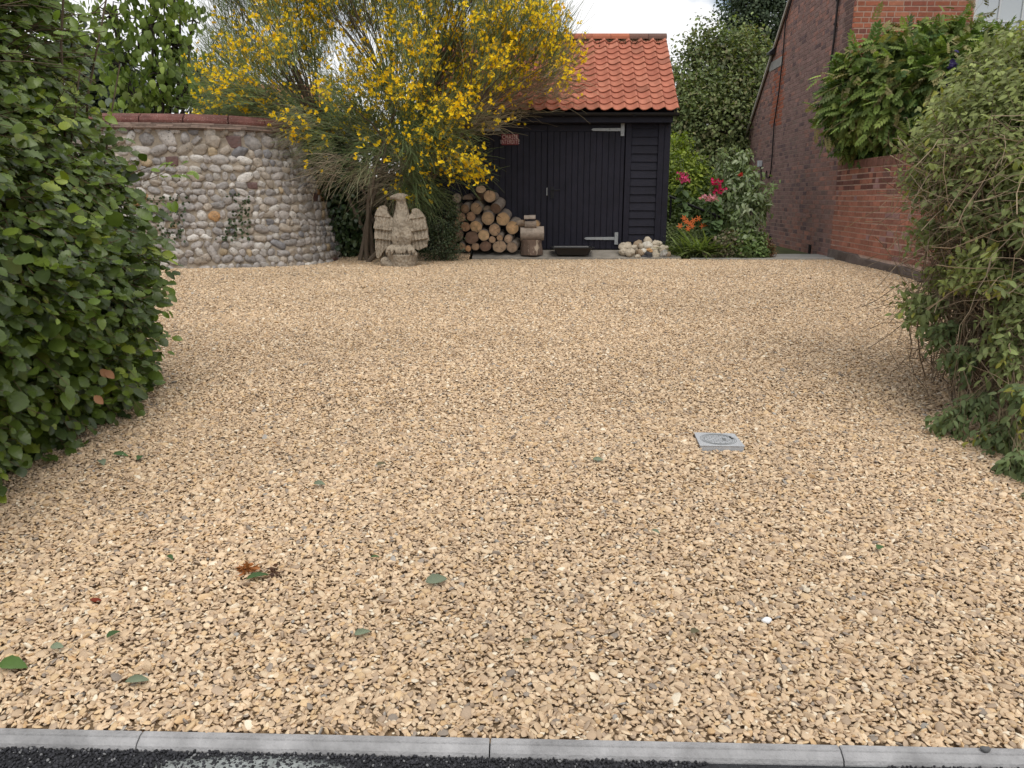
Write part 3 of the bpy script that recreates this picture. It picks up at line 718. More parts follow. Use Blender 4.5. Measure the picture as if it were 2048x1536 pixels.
b.build('creasing_tiles', mat('creasing_tile', rough=.95, var=.3, vscale=20, bump=.5, bscale=60), fw)

# ------------------------------------------------------------------ eagle statue
def pt(x, y, Y): return at(x, y, Y)
EY0 = 10.90
ez = lambda y: at(795, y, EY0)[2]
ex = lambda x: at(x, 460, EY0)[0]
def zoomp(u, v): return 700 + u / 7.682, 360 + v / 7.68
b = MB()
def ell(c, r, rot=(0, 0, 0), sub=ICO3):
    v, f = sub; b.add((v * r) @ rotm(*rot).T + c, f)
def X7(u): return ex(700 + u / 7.682)
def Z7(v): return ez(360 + v / 7.682)
zg = .47
def limb(pts, rr, sides=14):
    P = np.array(pts, float); k = 18; d = np.linspace(0, 1, len(P)); t = np.linspace(0, 1, k)
    Q = np.stack([np.interp(t, d, P[:, i]) for i in range(3)], 1)
    for _ in range(3): Q[1:-1] = (Q[:-2] + 2 * Q[1:-1] + Q[2:]) / 4
    r_ = np.interp(t, d, rr); tubes(b, [Q], r_, sides, caps=True)
    for q, w_ in ((Q[0], r_[0]), (Q[-1], r_[-1])): ell(q, (w_ * .98,) * 3, sub=ICO2)
cx_ = X7(800)
limb([(cx_ + .0, EY0 + .03, Z7(1030)), (cx_ + .005, EY0, Z7(820)), (cx_, EY0 + .01, Z7(640)), (cx_, EY0 + .03, Z7(470)), (cx_ + .0, EY0 + .0, Z7(330)), (cx_, EY0 - .02, Z7(270))], [.10, .135, .135, .095, .066, .062], 20)
# head turned to the side, hooked beak
ell((cx_ - .015, EY0 - .03, Z7(262)), (.085, .062, .055)); limb([(cx_ - .07, EY0 - .035, Z7(258)), (cx_ - .125, EY0 - .045, Z7(268)), (cx_ - .14, EY0 - .045, Z7(300))], [.038, .026, .008], 10)
limb([(cx_ + .03, EY0 - .03, Z7(225)), (cx_ + .09, EY0 - .02, Z7(238))], [.022, .012], 8)
# thighs
for s_ in (-1, 1):
    limb([(cx_ + s_ * .055, EY0 - .05, Z7(760)), (cx_ + s_ * .075, EY0 - .07, Z7(880)), (cx_ + s_ * .07, EY0 - .06, Z7(1020))], [.07, .075, .045], 14)
def inside(px, py, poly):
    n = len(poly); r_ = np.zeros(px.shape, bool); j = n - 1
    for i in range(n):
        xi, yi = poly[i]; xj, yj = poly[j]
        r_ ^= ((yi > py) != (yj > py)) & (px < (xj - xi) * (py - yi) / (yj - yi + 1e-9) + xi); j = i
    return r_
wl = [(540, 385), (470, 400), (425, 440), (395, 500), (372, 575), (385, 600), (358, 735), (366, 765), (356, 900), (366, 920), (368, 1060), (380, 1200), (430, 1210), (455, 1180), (500, 1105), (560, 1050), (650, 1010), (700, 950), (700, 620), (630, 560), (590, 500), (580, 420)]
wr = [(1010, 428), (1060, 445), (1100, 490), (1130, 530), (1165, 590), (1160, 610), (1196, 780), (1188, 800), (1206, 930), (1180, 950), (1178, 1030), (1120, 1055), (1050, 1085), (980, 1060), (930, 1010), (880, 950), (880, 620), (900, 580), (950, 500), (960, 445)]
for poly, sg_, lay_ in ((wl, -1, (560, 765, 915, 1300)), (wr, 1, (600, 790, 935, 1300))):
    pu = np.array([p[0] for p in poly]); pv = np.array([p[1] for p in poly])
    st = 7.0; us = np.arange(pu.min() - st, pu.max() + 2 * st, st); vs = np.arange(pv.min() - st, pv.max() + 2 * st, st)
    U_, V_ = np.meshgrid(us, vs); ins = inside(U_, V_, poly)
    drop = (sg_ * (U_ - 800)) / 400.0; sag = -70 * (1 - np.clip(drop, 0, 1)) * -1
    Vv = V_ - sag * .9 * (1 if sg_ > 0 else .8) + 26 * (sg_ > 0)
    prev = 380.; dep = np.zeros_like(U_)
    for li, bd in enumerate(lay_):
        wv = 12 * np.abs(np.sin((U_ + li * 20) / (62 if li < 2 else 44) * np.pi)) 
        m_ = (Vv + wv > prev) & (Vv + wv <= bd); t = np.clip((Vv + wv - prev) / (bd - prev), 0, 1)
        dep = np.where(m_, .020 * t + .012 * (1 - li / 3) , dep)
        if li >= 1: dep = np.where(m_, dep + .020 * np.abs(np.cos((U_ - 40 * (V_ - 900) / 400 * sg_) / 56 * np.pi)) ** .5, dep)
        else: dep = np.where(m_, dep + .006 * np.abs(np.sin(U_ / 30) * np.sin(Vv / 34)), dep)
        prev = bd
    xw = X7(U_); zw = Z7(V_); yb = EY0 + .05 + .05 * np.clip(sg_ * (U_ - 800) / 400, 0, 1) ** 2
    yf = yb - .035 - dep * 1.8
    idx = -np.ones(U_.shape, int); cell = ins[:-1, :-1] & ins[1:, :-1] & ins[:-1, 1:] & ins[1:, 1:]
    R_, Cc = U_.shape; ff = []; N2 = R_ * Cc
    Vf = np.stack([xw, yf, zw], -1).reshape(-1, 3); Vb = np.stack([xw, yb + .03, zw], -1).reshape(-1, 3)
    for r_ in range(R_ - 1):
        for c in range(Cc - 1):
            if not cell[r_, c]: continue
            a_, b_, c_, d_ = r_ * Cc + c, r_ * Cc + c + 1, (r_ + 1) * Cc + c + 1, (r_ + 1) * Cc + c
            ff += [(a_, d_, c_, b_), (a_ + N2, b_ + N2, c_ + N2, d_ + N2)]
            if r_ == 0 or not cell[r_ - 1, c]: ff.append((a_, b_, b_ + N2, a_ + N2))
            if r_ == R_ - 2 or not cell[r_ + 1, c]: ff.append((d_, d_ + N2, c_ + N2, c_))
            if c == 0 or not cell[r_, c - 1]: ff.append((a_, a_ + N2, d_ + N2, d_))
            if c == Cc - 2 or not cell[r_, c + 1]: ff.append((b_, c_, c_ + N2, b_ + N2))
    ff = np.array(ff); used = np.unique(ff); rm = np.full(2 * N2, -1); rm[used] = np.arange(len(used))
    b.add(np.r_[Vf, Vb][used], rm[ff])
# tail behind, ball and round plinth, toes
limb([(cx_, EY0 + .08, Z7(900)), (cx_, EY0 + .14, Z7(1150))], [.08, .05])
bx_, bz_ = X7(790), Z7(1150)
ell((bx_, EY0 + .02, bz_), (.215, .17, .125)); 
vv, ff_ = ICO3; 
tubes(b, [[(X7(815), EY0 - .02, zg - .05), (X7(815), EY0 - .02, zg + .02), (X7(815), EY0 - .02, zg + .10), (X7(815), EY0 - .02, zg + .17)]], [.165, .165, .18, .19], 40, caps=True)
limb([(X7(520), EY0 + .03, zg + .06), (X7(640), EY0 - .03, zg + .0)], [.075, .06], 14)
for s_, c0 in ((-1, X7(690)), (1, X7(880))):
    for k_, dx in enumerate((-.105, -.03, .045, .11)):
        x_ = c0 + dx * .72
        limb([(c0 + dx * .3, EY0 - .05, Z7(1010)), (x_, EY0 - .155, Z7(1045)), (x_ + dx * .2, EY0 - .175, Z7(1095)), (x_ + dx * .25, EY0 - .165, Z7(1135))], [.026, .029, .022, .007], 10)
m_cast = mat('cast_stone', (.35, .295, .225), rough=.95, var=.3, vscale=7, bump=.6, bscale=70, speck=((.20, .165, .13), 11, .60), dist=.007)
nt_ = m_cast.node_tree; vo = nt_.nodes.new('ShaderNodeTexVoronoi'); vo.inputs['Scale'].default_value = 26; vo.feature = 'F1'
mp_ = nt_.nodes.new('ShaderNodeMapping'); mp_.inputs['Scale'].default_value = (1.3, 1, .8); tc_ = nt_.nodes.new('ShaderNodeTexCoord')
b2 = nt_.nodes.new('ShaderNodeBump'); b2.inputs['Strength'].default_value = .9; b2.inputs['Distance'].default_value = .020; b2.invert = True
old = nt_.nodes['Principled BSDF'].inputs['Normal'].links[0].from_socket
nt_.links.new(tc_.outputs['Object'], mp_.inputs[0]); nt_.links.new(mp_.outputs[0], vo.inputs['Vector']); nt_.links.new(vo.outputs['Distance'], b2.inputs['Height'])
nt_.links.new(old, b2.inputs['Normal']); nt_.links.new(b2.outputs[0], nt_.nodes['Principled BSDF'].inputs['Normal'])
eg = b.build('eagle_statue', m_cast)
rm_ = eg.modifiers.new('remesh', 'REMESH'); rm_.mode = 'VOXEL'; rm_.voxel_size = .006; rm_.use_smooth_shade = True
tag(eg, 'weathered cast stone eagle with drooping open wings gripping a ball, under the yellow broom', 'statue')

# ------------------------------------------------------------------ firewood
m_wood = mat('cut_wood', rough=.85, var=.22, vscale=14, bump=.3, bscale=60, speck=((.20, .12, .07), 10, .70))
m_crack = mat('crack', (.03, .02, .015), rough=1)
def zp(u, v): return 860 + u / 8.084, 340 + v / 8.084
def log(face, r, back, L_=.30, wood=(.50, .34, .19), bark=(.17, .13, .105), crack=None, squash=(1, 1), Y=12.15, half=False, label='', seed=0, flare=0, end2=None):
    """face: centre of the near cut face (zoom px), r radius (zoom px), back: px shift of the far end."""
    rr = random.Random(seed)
    c0 = at(*zp(*face), Y); sc_ = proj(c0 + np.array([1., 0, 0]))[0] - proj(c0)[0]; R_ = r / 8.084 / sc_
    ax = np.array([back[0] / 8.084 / sc_, L_, -back[1] / 8.084 / sc_]); ax = nrm(ax) * L_
    if end2 is not None: ax = np.array(end2, float)
    a = nrm(ax); ref = np.array([0, 0, 1.]) if abs(a[2]) < .9 else np.array([0, 1., 0]); s = nrm(np.cross(a, ref)); u = np.cross(s, a)
    n = 36; th = np.arange(n) * 2 * np.pi / n; rad = R_ * (1 + .03 * np.sin(2 * th + seed) + .02 * np.sin(5 * th + seed * 2) + .012 * np.sin(9 * th))
    if flare: rad0 = rad * (1 + .14 * np.abs(np.sin(2.5 * th + seed)))
    px_, pz_ = np.cos(th) * squash[0], np.sin(th) * squash[1]
    if half: pz_ = np.maximum(pz_, -.12)
    def ring(t, k=1, rd=None): q = rad if rd is None else rd; return c0 + ax * t + (s * (px_ * q * k)[:, None] + u * (pz_ * q * k)[:, None])
    bb = MB(); ts = np.linspace(0, 1, 9); V = []
    for i, t in enumerate(ts):
        k = 1 + .02 * math.sin(t * 7 + seed)
        rd = rad if not flare else rad + (rad0 - rad) * (1 - t) ** 2 * flare
        g_ = ring(t, k, rd) + np.array([0, 0, 0]) + rr.uniform(-.002, .002); V.append(g_)
    V = np.concatenate(V); fs = np.array([(i * n + j, i * n + (j + 1) % n, (i + 1) * n + (j + 1) % n, (i + 1) * n + j) for i in range(8) for j in range(n)])
    bb.add(V, fs, np.array(bark) * rr.uniform(.9, 1.1)); root = bb.build('log', m_bark, smooth=True)
    for end, t, sg_ in (('cut_face', -.002, 1), ('cut_face', 1.002, -1)):
        cb = MB(); V = []; C = []; ks = (.03, .2, .4, .6, .78, .9, .955, .975, 1.0)
        wcol = np.array(wood) * (1 if sg_ > 0 else .8)
        for k in ks:
            V.append(ring(t - sg_ * .0, k) - a * sg_ * .003 * (1 - k)); rc_ = wcol * (1 + (.09 * math.sin(k * 40 + seed) if k < .93 else 0)) * (.86 if k > .72 else 1.03)
            if k > .96: rc_ = np.array(bark) * .8
            C.append(np.tile(rc_, (n, 1)) * np.array([[1 + .07 * math.sin(3 * q + seed)] for q in th]))
        fs = [(i * n + j, i * n + (j + 1) % n, (i + 1) * n + (j + 1) % n, (i + 1) * n + j) for i in range(len(ks) - 1) for j in range(n)]
        cb.add(np.concatenate(V), fs + [tuple(range(n))], np.concatenate(C)); cf = cb.build(end, m_wood, root)
        if sg_ > 0 and crack is not None:
            kb = MB()
            for (an, l0, l1, w_) in crack:
                d = s * math.cos(R(an)) + u * math.sin(R(an)); p = np.cross(a, d); o = c0 - a * .0045
                V = [o + d * R_ * l0, o + d * R_ * (l0 + l1) / 2 + p * R_ * w_ * .6, o + d * R_ * l1 + p * R_ * w_, o + d * R_ * l1 - p * R_ * w_, o + d * R_ * (l0 + l1) / 2 - p * R_ * w_ * .3]
                kb.add(V + [q + a * .004 for q in V], [(0, 1, 2, 3, 4), (9, 8, 7, 6, 5)] + [(i, (i + 1) % 5, (i + 1) % 5 + 5, i + 5) for i in range(5)])
            kb.build('crack', m_crack, cf)
    tag(root, label, 'log', 'logs stacked against the black shed'); return root
PALE, MID, DARK, GOLD = (.43, .29, .175), (.30, .195, .12), (.15, .095, .065), (.50, .335, .185)
GB, BB = (.21, .175, .145), (.14, .10, .08)
star = [(88, -.1, .8, .03), (200, 0, .7, .02), (320, 0, .6, .02)]
LG = [
 ((822, 312), 80, (-12, 150), PALE, BB, None, 'pale log tilted upwards at the very top of the woodpile', dict(squash=(1, .95), L_=.2)),
 ((965, 425), 97, (55, 22), PALE, GB, [(92, .1, 1, .04)], 'pale log with one upright crack, second highest, right of the topmost log', {}),
 ((1062, 622), 86, (85, -105), DARK, GB, None, 'dark faced log with long grey bark, high on the right slope of the woodpile', dict(L_=.3)),
 ((745, 622), 94, (72, -72), (.42, .29, .18), GB, [(35, 0, .9, .05), (80, .2, .7, .02)], 'wide grey brown log with a slanting crack, directly below the topmost log', {}),
 ((566, 628), 71, (60, -70), MID, GB, None, 'small brown log showing its bark, left of the wide cracked log below the top', {}),
 ((432, 462), 76, (-25, -14), (.34, .28, .22), GB, star, 'broken grey end of a log at the far upper left of the woodpile', dict(Y=12.2)),
 ((610, 470), 74, (40, -20), (.24, .18, .14), BB, None, 'split wedge of dark wood behind the upper left of the woodpile', dict(half=True, Y=12.28, squash=(1.1, 1.0))),
 ((420, 640), 66, (50, -50), (.32, .26, .19), GB, None, 'pale dusty log partly hidden by the small leaved shrub', dict(Y=12.2)),
 ((500, 762), 75, (14, -10), (.33, .22, .14), BB, [(20, 0, .9, .03), (200, .1, .7, .02)], 'brown log with a crack running right, left of the neat round log', {}),
 ((662, 752), 74, (22, -8), (.37, .23, .14), BB, [(175, 0, .85, .02), (300, 0, .6, .02)], 'neat round log with a fine crack, just below the wide cracked one', {}),
 ((935, 782), 106, (22, -85), (.47, .33, .20), GB, [(270, 0, .6, .01), (0, 0, .6, .01), (180, 0, .6, .01)], 'large round tan log in the centre of the woodpile', {}),
 ((925, 640), 62, (10, -20), (.33, .25, .18), GB, None, 'short length of bark showing behind the large central log', dict(Y=12.27)),
 ((1180, 792), 108, (32, -52), GOLD, GB, [(150, 0, 1, .07), (270, 0, .6, .012)], 'large golden log with a deep wedge crack on the right of the woodpile', {}),
 ((424, 870), 57, (6, -6), (.44, .27, .15), BB, None, 'small round orange brown log at the left edge of the pile beside the shrub', {}),
 ((570, 917), 77, (10, -12), (.36, .21, .12), BB, [(280, 0, .9, .03), (60, 0, .7, .02), (160, 0, .6, .02)], 'reddish brown log with star cracks, left of the brightest pale log', {}),
 ((745, 918), 100, (34, -118), (.70, .47, .26), GB, [(290, .1, .95, .025), (170, .0, .5, .015)], 'brightest pale yellow log, left of centre in the woodpile', {}),
 ((1044, 968), 94, (8, -32), (.42, .28, .17), GB, [(25, .1, .9, .04), (320, 0, .95, .03), (100, 0, .5, .015)], 'tan log with two slanting cracks, under the large central log', {}),
 ((1332, 932), 106, (62, -62), (.55, .36, .195), GB, [(40, .1, .95, .03), (200, 0, .7, .01)], 'golden log at the right end of the main pile with a curved crack', {}),
 ((432, 1056), 104, (6, -5), (.25, .165, .115), BB, [(140, 0, .7, .012), (250, 0, .6, .01)], 'large dull brown log low on the left, next to the shrub', {}),
 ((674, 1096), 105, (8, -8), (.20, .125, .085), BB, [(270, .1, .9, .01)], 'large dark brown log low in the pile below the reddish brown log', {}),
 ((868, 1056), 89, (8, -36), (.57, .39, .22), GB, [(0, .0, .7, .01)], 'smooth pale tan log between the big dark log and the two slanting cracks', {}),
 ((1006, 1126), 56, (8, -8), (.36, .24, .15), BB, [(90, 0, .7, .015)], 'little brown log in the lower middle, under the log with two slanting cracks', {}),
 ((1128, 1098), 52, (42, -78), (.42, .28, .17), GB, None, 'thin log with a long bark side, in the lower middle of the pile', {}),
 ((1264, 1116), 66, (52, -22), (.40, .28, .19), GB, [(200, 0, .5, .05)], 'small hollow centred log under the golden log at the right end', {}),
 ((248, 1246), 46, (4, -4), (.24, .15, .10), BB, None, 'small dark log at the bottom left corner of the woodpile', {}),
 ((355, 1208), 57, (8, -14), (.40, .27, .17), GB, None, 'small tan log second from the left in the bottom row', {}),
 ((427, 1266), 38, (4, -4), (.32, .20, .12), BB, None, 'tiny brown log at the bottom, third from the left', {}),
 ((520, 1238), 60, (4, -66), (.42, .27, .16), GB, None, 'upright oval log end in the bottom row left of the smallest orange one', dict(squash=(.92, 1.05))),
 ((616, 1270), 49, (4, -10), (.50, .28, .14), BB, None, 'small orange log at the front of the bottom row, at the end of the concrete', dict(Y=12.08)),
 ((735, 1240), 66, (4, -8), (.37, .24, .15), BB, [(90, .0, .9, .012)], 'flat bottomed brown log in the bottom row under the large dark brown log', dict(squash=(1, .85))),
 ((898, 1232), 95, (4, -8), (.19, .115, .078), BB, [(92, .2, .9, .012), (80, .3, .8, .01)], 'dark brown half round log in the centre of the bottom row', dict(squash=(1, .84))),
 ((1124, 1238), 110, (10, -12), (.40, .28, .18), GB, star + [(140, 0, .9, .02)], 'broad pale brown log with a corner crack, second from the right in its row', dict(squash=(1, .86))),
 ((1324, 1250), 88, (72, -66), (.37, .27, .19), GB, [(270, 0, .9, .012), (110, 0, .8, .012)], 'grey brown log at the right end of the bottom row beside the stump', {}),
]
for i, (fc, r, bk, wd, bkk, ck, lb, kw) in enumerate(LG):
    kw = dict(kw); kw.setdefault('Y', 12.13 + (0 if i > 17 else .04)); kw['Y'] -= 0.0
    log(fc, r, bk, wood=wd, bark=bkk, crack=ck, label=lb, seed=i + 1, **kw)
m_stump = mat('stump_bark', (.15, .105, .08), rough=.95, var=.5, vscale=9, bump=1, bscale=22, speck=((.46, .37, .28), 11, .555))
for n_ in m_stump.node_tree.nodes:
    if n_.type == 'TEX_COORD':
        mpn = m_stump.node_tree.nodes.new('ShaderNodeMapping'); mpn.inputs['Scale'].default_value = (1, 1, .35)
        for l_ in list(n_.outputs['Object'].links): tgt = l_.to_socket; m_stump.node_tree.links.new(mpn.outputs[0], tgt)
        m_stump.node_tree.links.new(n_.outputs['Object'], mpn.inputs[0]); break
st_ = log((1637, 1368), 172, (0, 0), bark=(.19, .14, .11), wood=MID, Y=12.22, end2=(0, 0, .232), flare=.8, seed=50, label='short flared tree stump standing on the concrete, carrying the sideways log'); st_.data.materials[0] = m_stump; st_.name = 'tree_stump'; st_['category'] = 'tree stump'; del st_['group']
log((1462, 1030), 112, (0, 0), bark=(.33, .275, .225), wood=MID, Y=12.2, end2=(.362, 0, .006), seed=51, label='thick log lying sideways on top of the tree stump')
log((1527, 886), 64, (0, 0), bark=(.27, .215, .17), wood=PALE, Y=12.17, end2=(.182, 0, .005), seed=52, label='split log lying sideways, lower of the two on the thick sideways log', squash=(1, 1))
log((1522, 790), 56, (0, 0), bark=(.36, .30, .25), wood=PALE, Y=12.17, end2=(.175, 0, .004), half=True, seed=53, label='half round piece of wood on the very top above the tree stump')
log((1715, 872), 60, (20, 0), bark=BB, wood=GOLD, Y=12.26, seed=54, label='pale split face peeping out behind the pieces above the stump', L_=.12)
log((1415, 868), 64, (30, 10), bark=(.26, .20, .15), wood=(.34, .24, .16), Y=12.2, end2=(.11, -.05, .015), seed=55, label='gnarled knotty chunk of wood between the golden log and the stump', squash=(1, .8))

# ------------------------------------------------------------------ black tray
def z8(u, v): return 1040 + u / 6.4, 420 + v / 6.4
b = MB(); TY = 12.06
pa, pb = at(*z8(398, 465), 12.0), at(*z8(985, 425), 12.45)
zt = float(at(*z8(700, 480), 12.0)[2]); x0, x1 = at(*z8(402, 470), 12.0)[0], at(*z8(960, 490), 12.0)[0]
y0, y1, zb = 12.0, 12.40, .545
def rect(x0, x1, y0, y1, z, r_=.03, n=4):
    P = []
    for cx_2, cy_2, a0 in ((x1 - r_, y1 - r_, 0), (x0 + r_, y1 - r_, 90), (x0 + r_, y0 + r_, 180), (x1 - r_, y0 + r_, 270)):
        for i in range(n): a = R(a0 + 90 * i / (n - 1)); P.append((cx_2 + r_ * math.cos(a), cy_2 + r_ * math.sin(a), z))
    return P
rings = [rect(x0, x1, y0, y1, zt - .012), rect(x0, x1, y0, y1, zt), rect(x0 + .035, x1 - .035, y0 + .03, y1 - .03, zt), rect(x0 + .045, x1 - .045, y0 + .04, y1 - .04, zt - .015),
         rect(x0 + .10, x1 - .10, y0 + .075, y1 - .07, zb + .012), ]
rout = [rect(x0, x1, y0, y1, zt - .012), rect(x0 + .04, x1 - .04, y0 + .034, y1 - .034, zt - .014), rect(x0 + .093, x1 - .093, y0 + .068, y1 - .063, zb)]
def loft(b, rings, cap0=False, cap1=True, col=(.5, .5, .5)):
    n = len(rings[0]); V = np.concatenate([np.array(r_) for r_ in rings]); fs = [(i * n + j, i * n + (j + 1) % n, (i + 1) * n + (j + 1) % n, (i + 1) * n + j) for i in range(len(rings) - 1) for j in range(n)]
    if cap1: fs.append(tuple(range((len(rings) - 1) * n, len(rings) * n)))
    if cap0: fs.append(tuple(range(n))[::-1])
    b.add(V, fs, col)
loft(b, rings); loft(b, rout)
tag(b.build('plastic_tray', mat('black_plastic', (.016, .016, .017), rough=.38, spec=.5, bump=.1, bscale=200)), 'shallow black plastic trough with a wide rim in front of the shed door', 'tray')

# ------------------------------------------------------------------ heap of flint rocks
RK = [(1350, 462, 70, 48, 'lumpy cream flint rock at the upper left of the heap'), (1318, 545, 52, 40, 'low rounded flint rock at the left foot of the heap'), (1415, 562, 66, 54, 'big smooth egg shaped flint rock at the lower left of the heap'),
      (1462, 492, 50, 34, 'flat pale flint rock above the egg shaped one'), (1508, 428, 66, 42, 'long slanting brownish flint rock on the left shoulder of the heap'), (1627, 398, 46, 40, 'highest flint rock on the crest of the heap'),
      (1640, 462, 62, 48, 'hollowed white flint rock just under the highest one'), (1757, 428, 50, 30, 'flat topped flint rock at the upper right of the heap'), (1737, 482, 52, 36, 'speckled flint rock below the flat topped one'),
      (1585, 532, 30, 42, 'narrow upright white flint rock in the middle of the heap'), (1535, 548, 50, 46, 'brown tinted flint rock in the lower middle, left of the narrow upright one'), (1508, 606, 46, 30, 'small pale flint rock at the front foot of the heap'),
      (1585, 606, 28, 34, 'black flint rock at the front of the heap'), (1645, 592, 50, 48, 'grey and white flint rock right of the black one'), (1742, 586, 58, 44, 'round cream flint rock at the lower right front'),
      (1822, 505, 42, 42, 'knobbly flint rock on the right slope of the heap'), (1850, 562, 52, 50, 'large grey veined flint rock near the right foot'), (1872, 512, 34, 44, 'tall thin flint rock at the right edge'),
      (1893, 578, 32, 40, 'brownish flint rock at the right foot of the heap'), (1550, 482, 42, 44, 'shadowed flint rock behind the narrow upright one'), (1697, 528, 50, 40, 'dimpled flint rock in the centre right of the heap'),
      (1652, 522, 38, 26, 'orange stained flint rock in the centre of the heap'), (1395, 430, 34, 20, 'small tan flint rock on the upper left edge'), (1802, 442, 20, 16, 'pebble sized flint rock on the upper right slope')]
m_rock = mat('rock', rough=.85, var=.3, vscale=22, bump=.7, bscale=30, speck=((.13, .11, .09), 17, .63), spec=.3)
rk_cols = {'black': (.06, .06, .065), 'orange': (.50, .29, .13), 'brown': (.33, .25, .17), 'grey': (.36, .34, .31), 'white': (.60, .56, .48), 'tan': (.42, .33, .22)}
for i, (cx3, cy3, rx, ry, lb) in enumerate(RK):
    x, y = z8(cx3, cy3); hgt = (620 - cy3) / 240; Yr = 12.08 + .24 * max(0, hgt) + random.uniform(-.02, .02)
    p = at(x, y, Yr); s_ = proj(p + np.array([1., 0, 0]))[0] - proj(p)[0]; a_, c_ = rx / 6.4 / s_ * 1.06, ry / 6.4 / s_ * 1.08
    v, f = ICO3; v = lump(v, 700 + i, .42, 1.6); v = v + .045 * np.sin(v[:, [1, 2, 0]] * 9 + i)
    v = v * (a_, max(a_, c_) * .85, c_); v = v @ rotm(0, R(-35) if i == 4 else random.uniform(-.15, .15), 0).T
    cl = np.array((.46, .40, .31))
    for k_, q in rk_cols.items():
        if k_ in lb: cl = np.array(q); break
    b = MB(); b.add(v + p, f, cl * random.uniform(.9, 1.08)); o = b.build('flint_rock', m_rock, smooth=True); tag(o, lb, 'rock', 'rough flints heaped by the shed corner')
# hidden fill stones under the heap keep it solid
# ------------------------------------------------------------------ inspection cover
cvr = empty('inspection_cover', gnd(1438, 886), 'square grey plastic access cover with a round ribbed pattern set in the gravel', 'manhole cover')
q = [gnd(1389, 868), gnd(1467, 871), gnd(1488, 902), gnd(1401, 900)]; zc = float(gnd(1438, 886)[2]) + .018
b = MB(); V = [(*p[:2], zc - .06) for p in q] + [(*p[:2], zc) for p in q]
b.add(V, [(4, 7, 6, 5), (0, 1, 5, 4), (1, 2, 6, 5), (2, 3, 7, 6), (3, 0, 4, 7)]); m_cov = mat('grey_cover_plastic', (.46, .47, .48), rough=.6, var=.12, vscale=20, bump=.3, bscale=300)
b.build('frame', m_cov, cvr, bevel=.004)
def cvp(u, v, z=0): 
    p = (q[0] * (1 - u) * (1 - v) + q[1] * u * (1 - v) + q[2] * u * v + q[3] * (1 - u) * v); return np.array([p[0], p[1], zc + z])
b = MB(); m_rib = mat('cover_ribs', (.17, .18, .18), rough=.7)
for r_ in (.43, .39, .35):
    tubes(b, [[cvp(.5 + r_ * math.cos(t), .5 + r_ * math.sin(t), .0005) for t in np.linspace(0, 2 * np.pi, 40)]], .0012, 4)
for i in range(-3, 4):
    c_ = i * .1; h_ = math.sqrt(max(.35 ** 2 - c_ ** 2, 0))
    tubes(b, [[cvp(.5 - h_, .5 + c_, .0005), cvp(.5 + h_, .5 + c_, .0005)]], .001, 4)
    for j in range(-3, 4):
        u_ = j * .13 + (.065 if i % 2 else 0)
        if u_ ** 2 + (c_ + .05) ** 2 < .11: tubes(b, [[cvp(.5 + u_, .5 + c_, .0005), cvp(.5 + u_, .5 + c_ + .1, .0005)]], .001, 4)
b.build('lid_pattern', m_rib, cvr)
b = MB(); V = [cvp(.60, .42, .001), cvp(.68, .42, .001), cvp(.68, .62, .001), cvp(.60, .62, .001)]; b.add(V + [v_ - (0, 0, .003) for v_ in V], [(0, 3, 2, 1), (0, 1, 5, 4), (2, 3, 7, 6)]); b.build('label_plate', m_rib, cvr)
b = MB(); tubes(b, [[cvp(.84, .26, .001), cvp(.82, .34, .004), cvp(.83, .42, .003), cvp(.88, .46, .001)]], .003, 5); b.build('twig_scrap', mat('dark_scrap', (.02, .02, .02)), cvr)

# ------------------------------------------------------------------ fallen leaves and scraps on the gravel
FL = [((515, 1163), .062, 'g', 40, 'glossy dark green fallen leaf beside the brown husk'), ((340, 1124), .030, 'g', 100, 'small green leaf scrap above the red brown chip on the gravel'), ((24, 1340), .066, 'G', 75, 'large bright green fallen leaf at the left edge of the photo'),
      ((115, 1305), .034, 'p', 80, 'pale grey green leaf right of the large bright green one'), ((228, 1280), .036, 'g', 10, 'folded green leaf standing on edge on the left'), ((274, 1372), .050, 'p', 60, 'crumpled dull green leaf nearest the kerb'),
      ((725, 1275), .045, 'p', 30, 'dusty grey green leaf in the lower middle of the gravel'), ((872, 1170), .062, 'p', 50, 'long pale green leaf with its stalk, right of the middle'), ((750, 1124), .026, 'g', 60, 'small green leaf above the dusty grey green one'),
      ((1195, 926), .040, 'p', 80, 'faded leaf left of the access cover'), ((762, 936), .040, 'b', 40, 'brown green leaf lying far from the kerb in the middle'), ((638, 975), .042, 'p', 80, 'flat grey green leaf left of the brown green one'),
      ((1758, 1104), .036, 'g', 20, 'green leaf on the right side of the gravel'), ((1390, 1272), .034, 'b', 30, 'olive leaf scrap below the access cover'), ((1310, 1072), .030, 'p', 110, 'small sage coloured leaf between the access cover and the kerb'),
      ((1055, 1290), .028, 'b', 20, 'tiny olive leaf in the centre foreground'), ((240, 915), .055, 'g', 60, 'green leaf lying under the left hedge'), ((280, 922), .040, 'g', 150, 'smaller green leaf just right of the one under the left hedge'),
      ((1880, 1010), .030, 'p', 60, 'sage leaf lying below the right hand bush'), ((205, 930), .05, 'p', 120, 'grey green leaf at the foot of the left hedge')]
lc = {'g': (.09, .16, .06), 'G': (.13, .22, .06), 'p': (.23, .27, .18), 'b': (.18, .16, .09)}
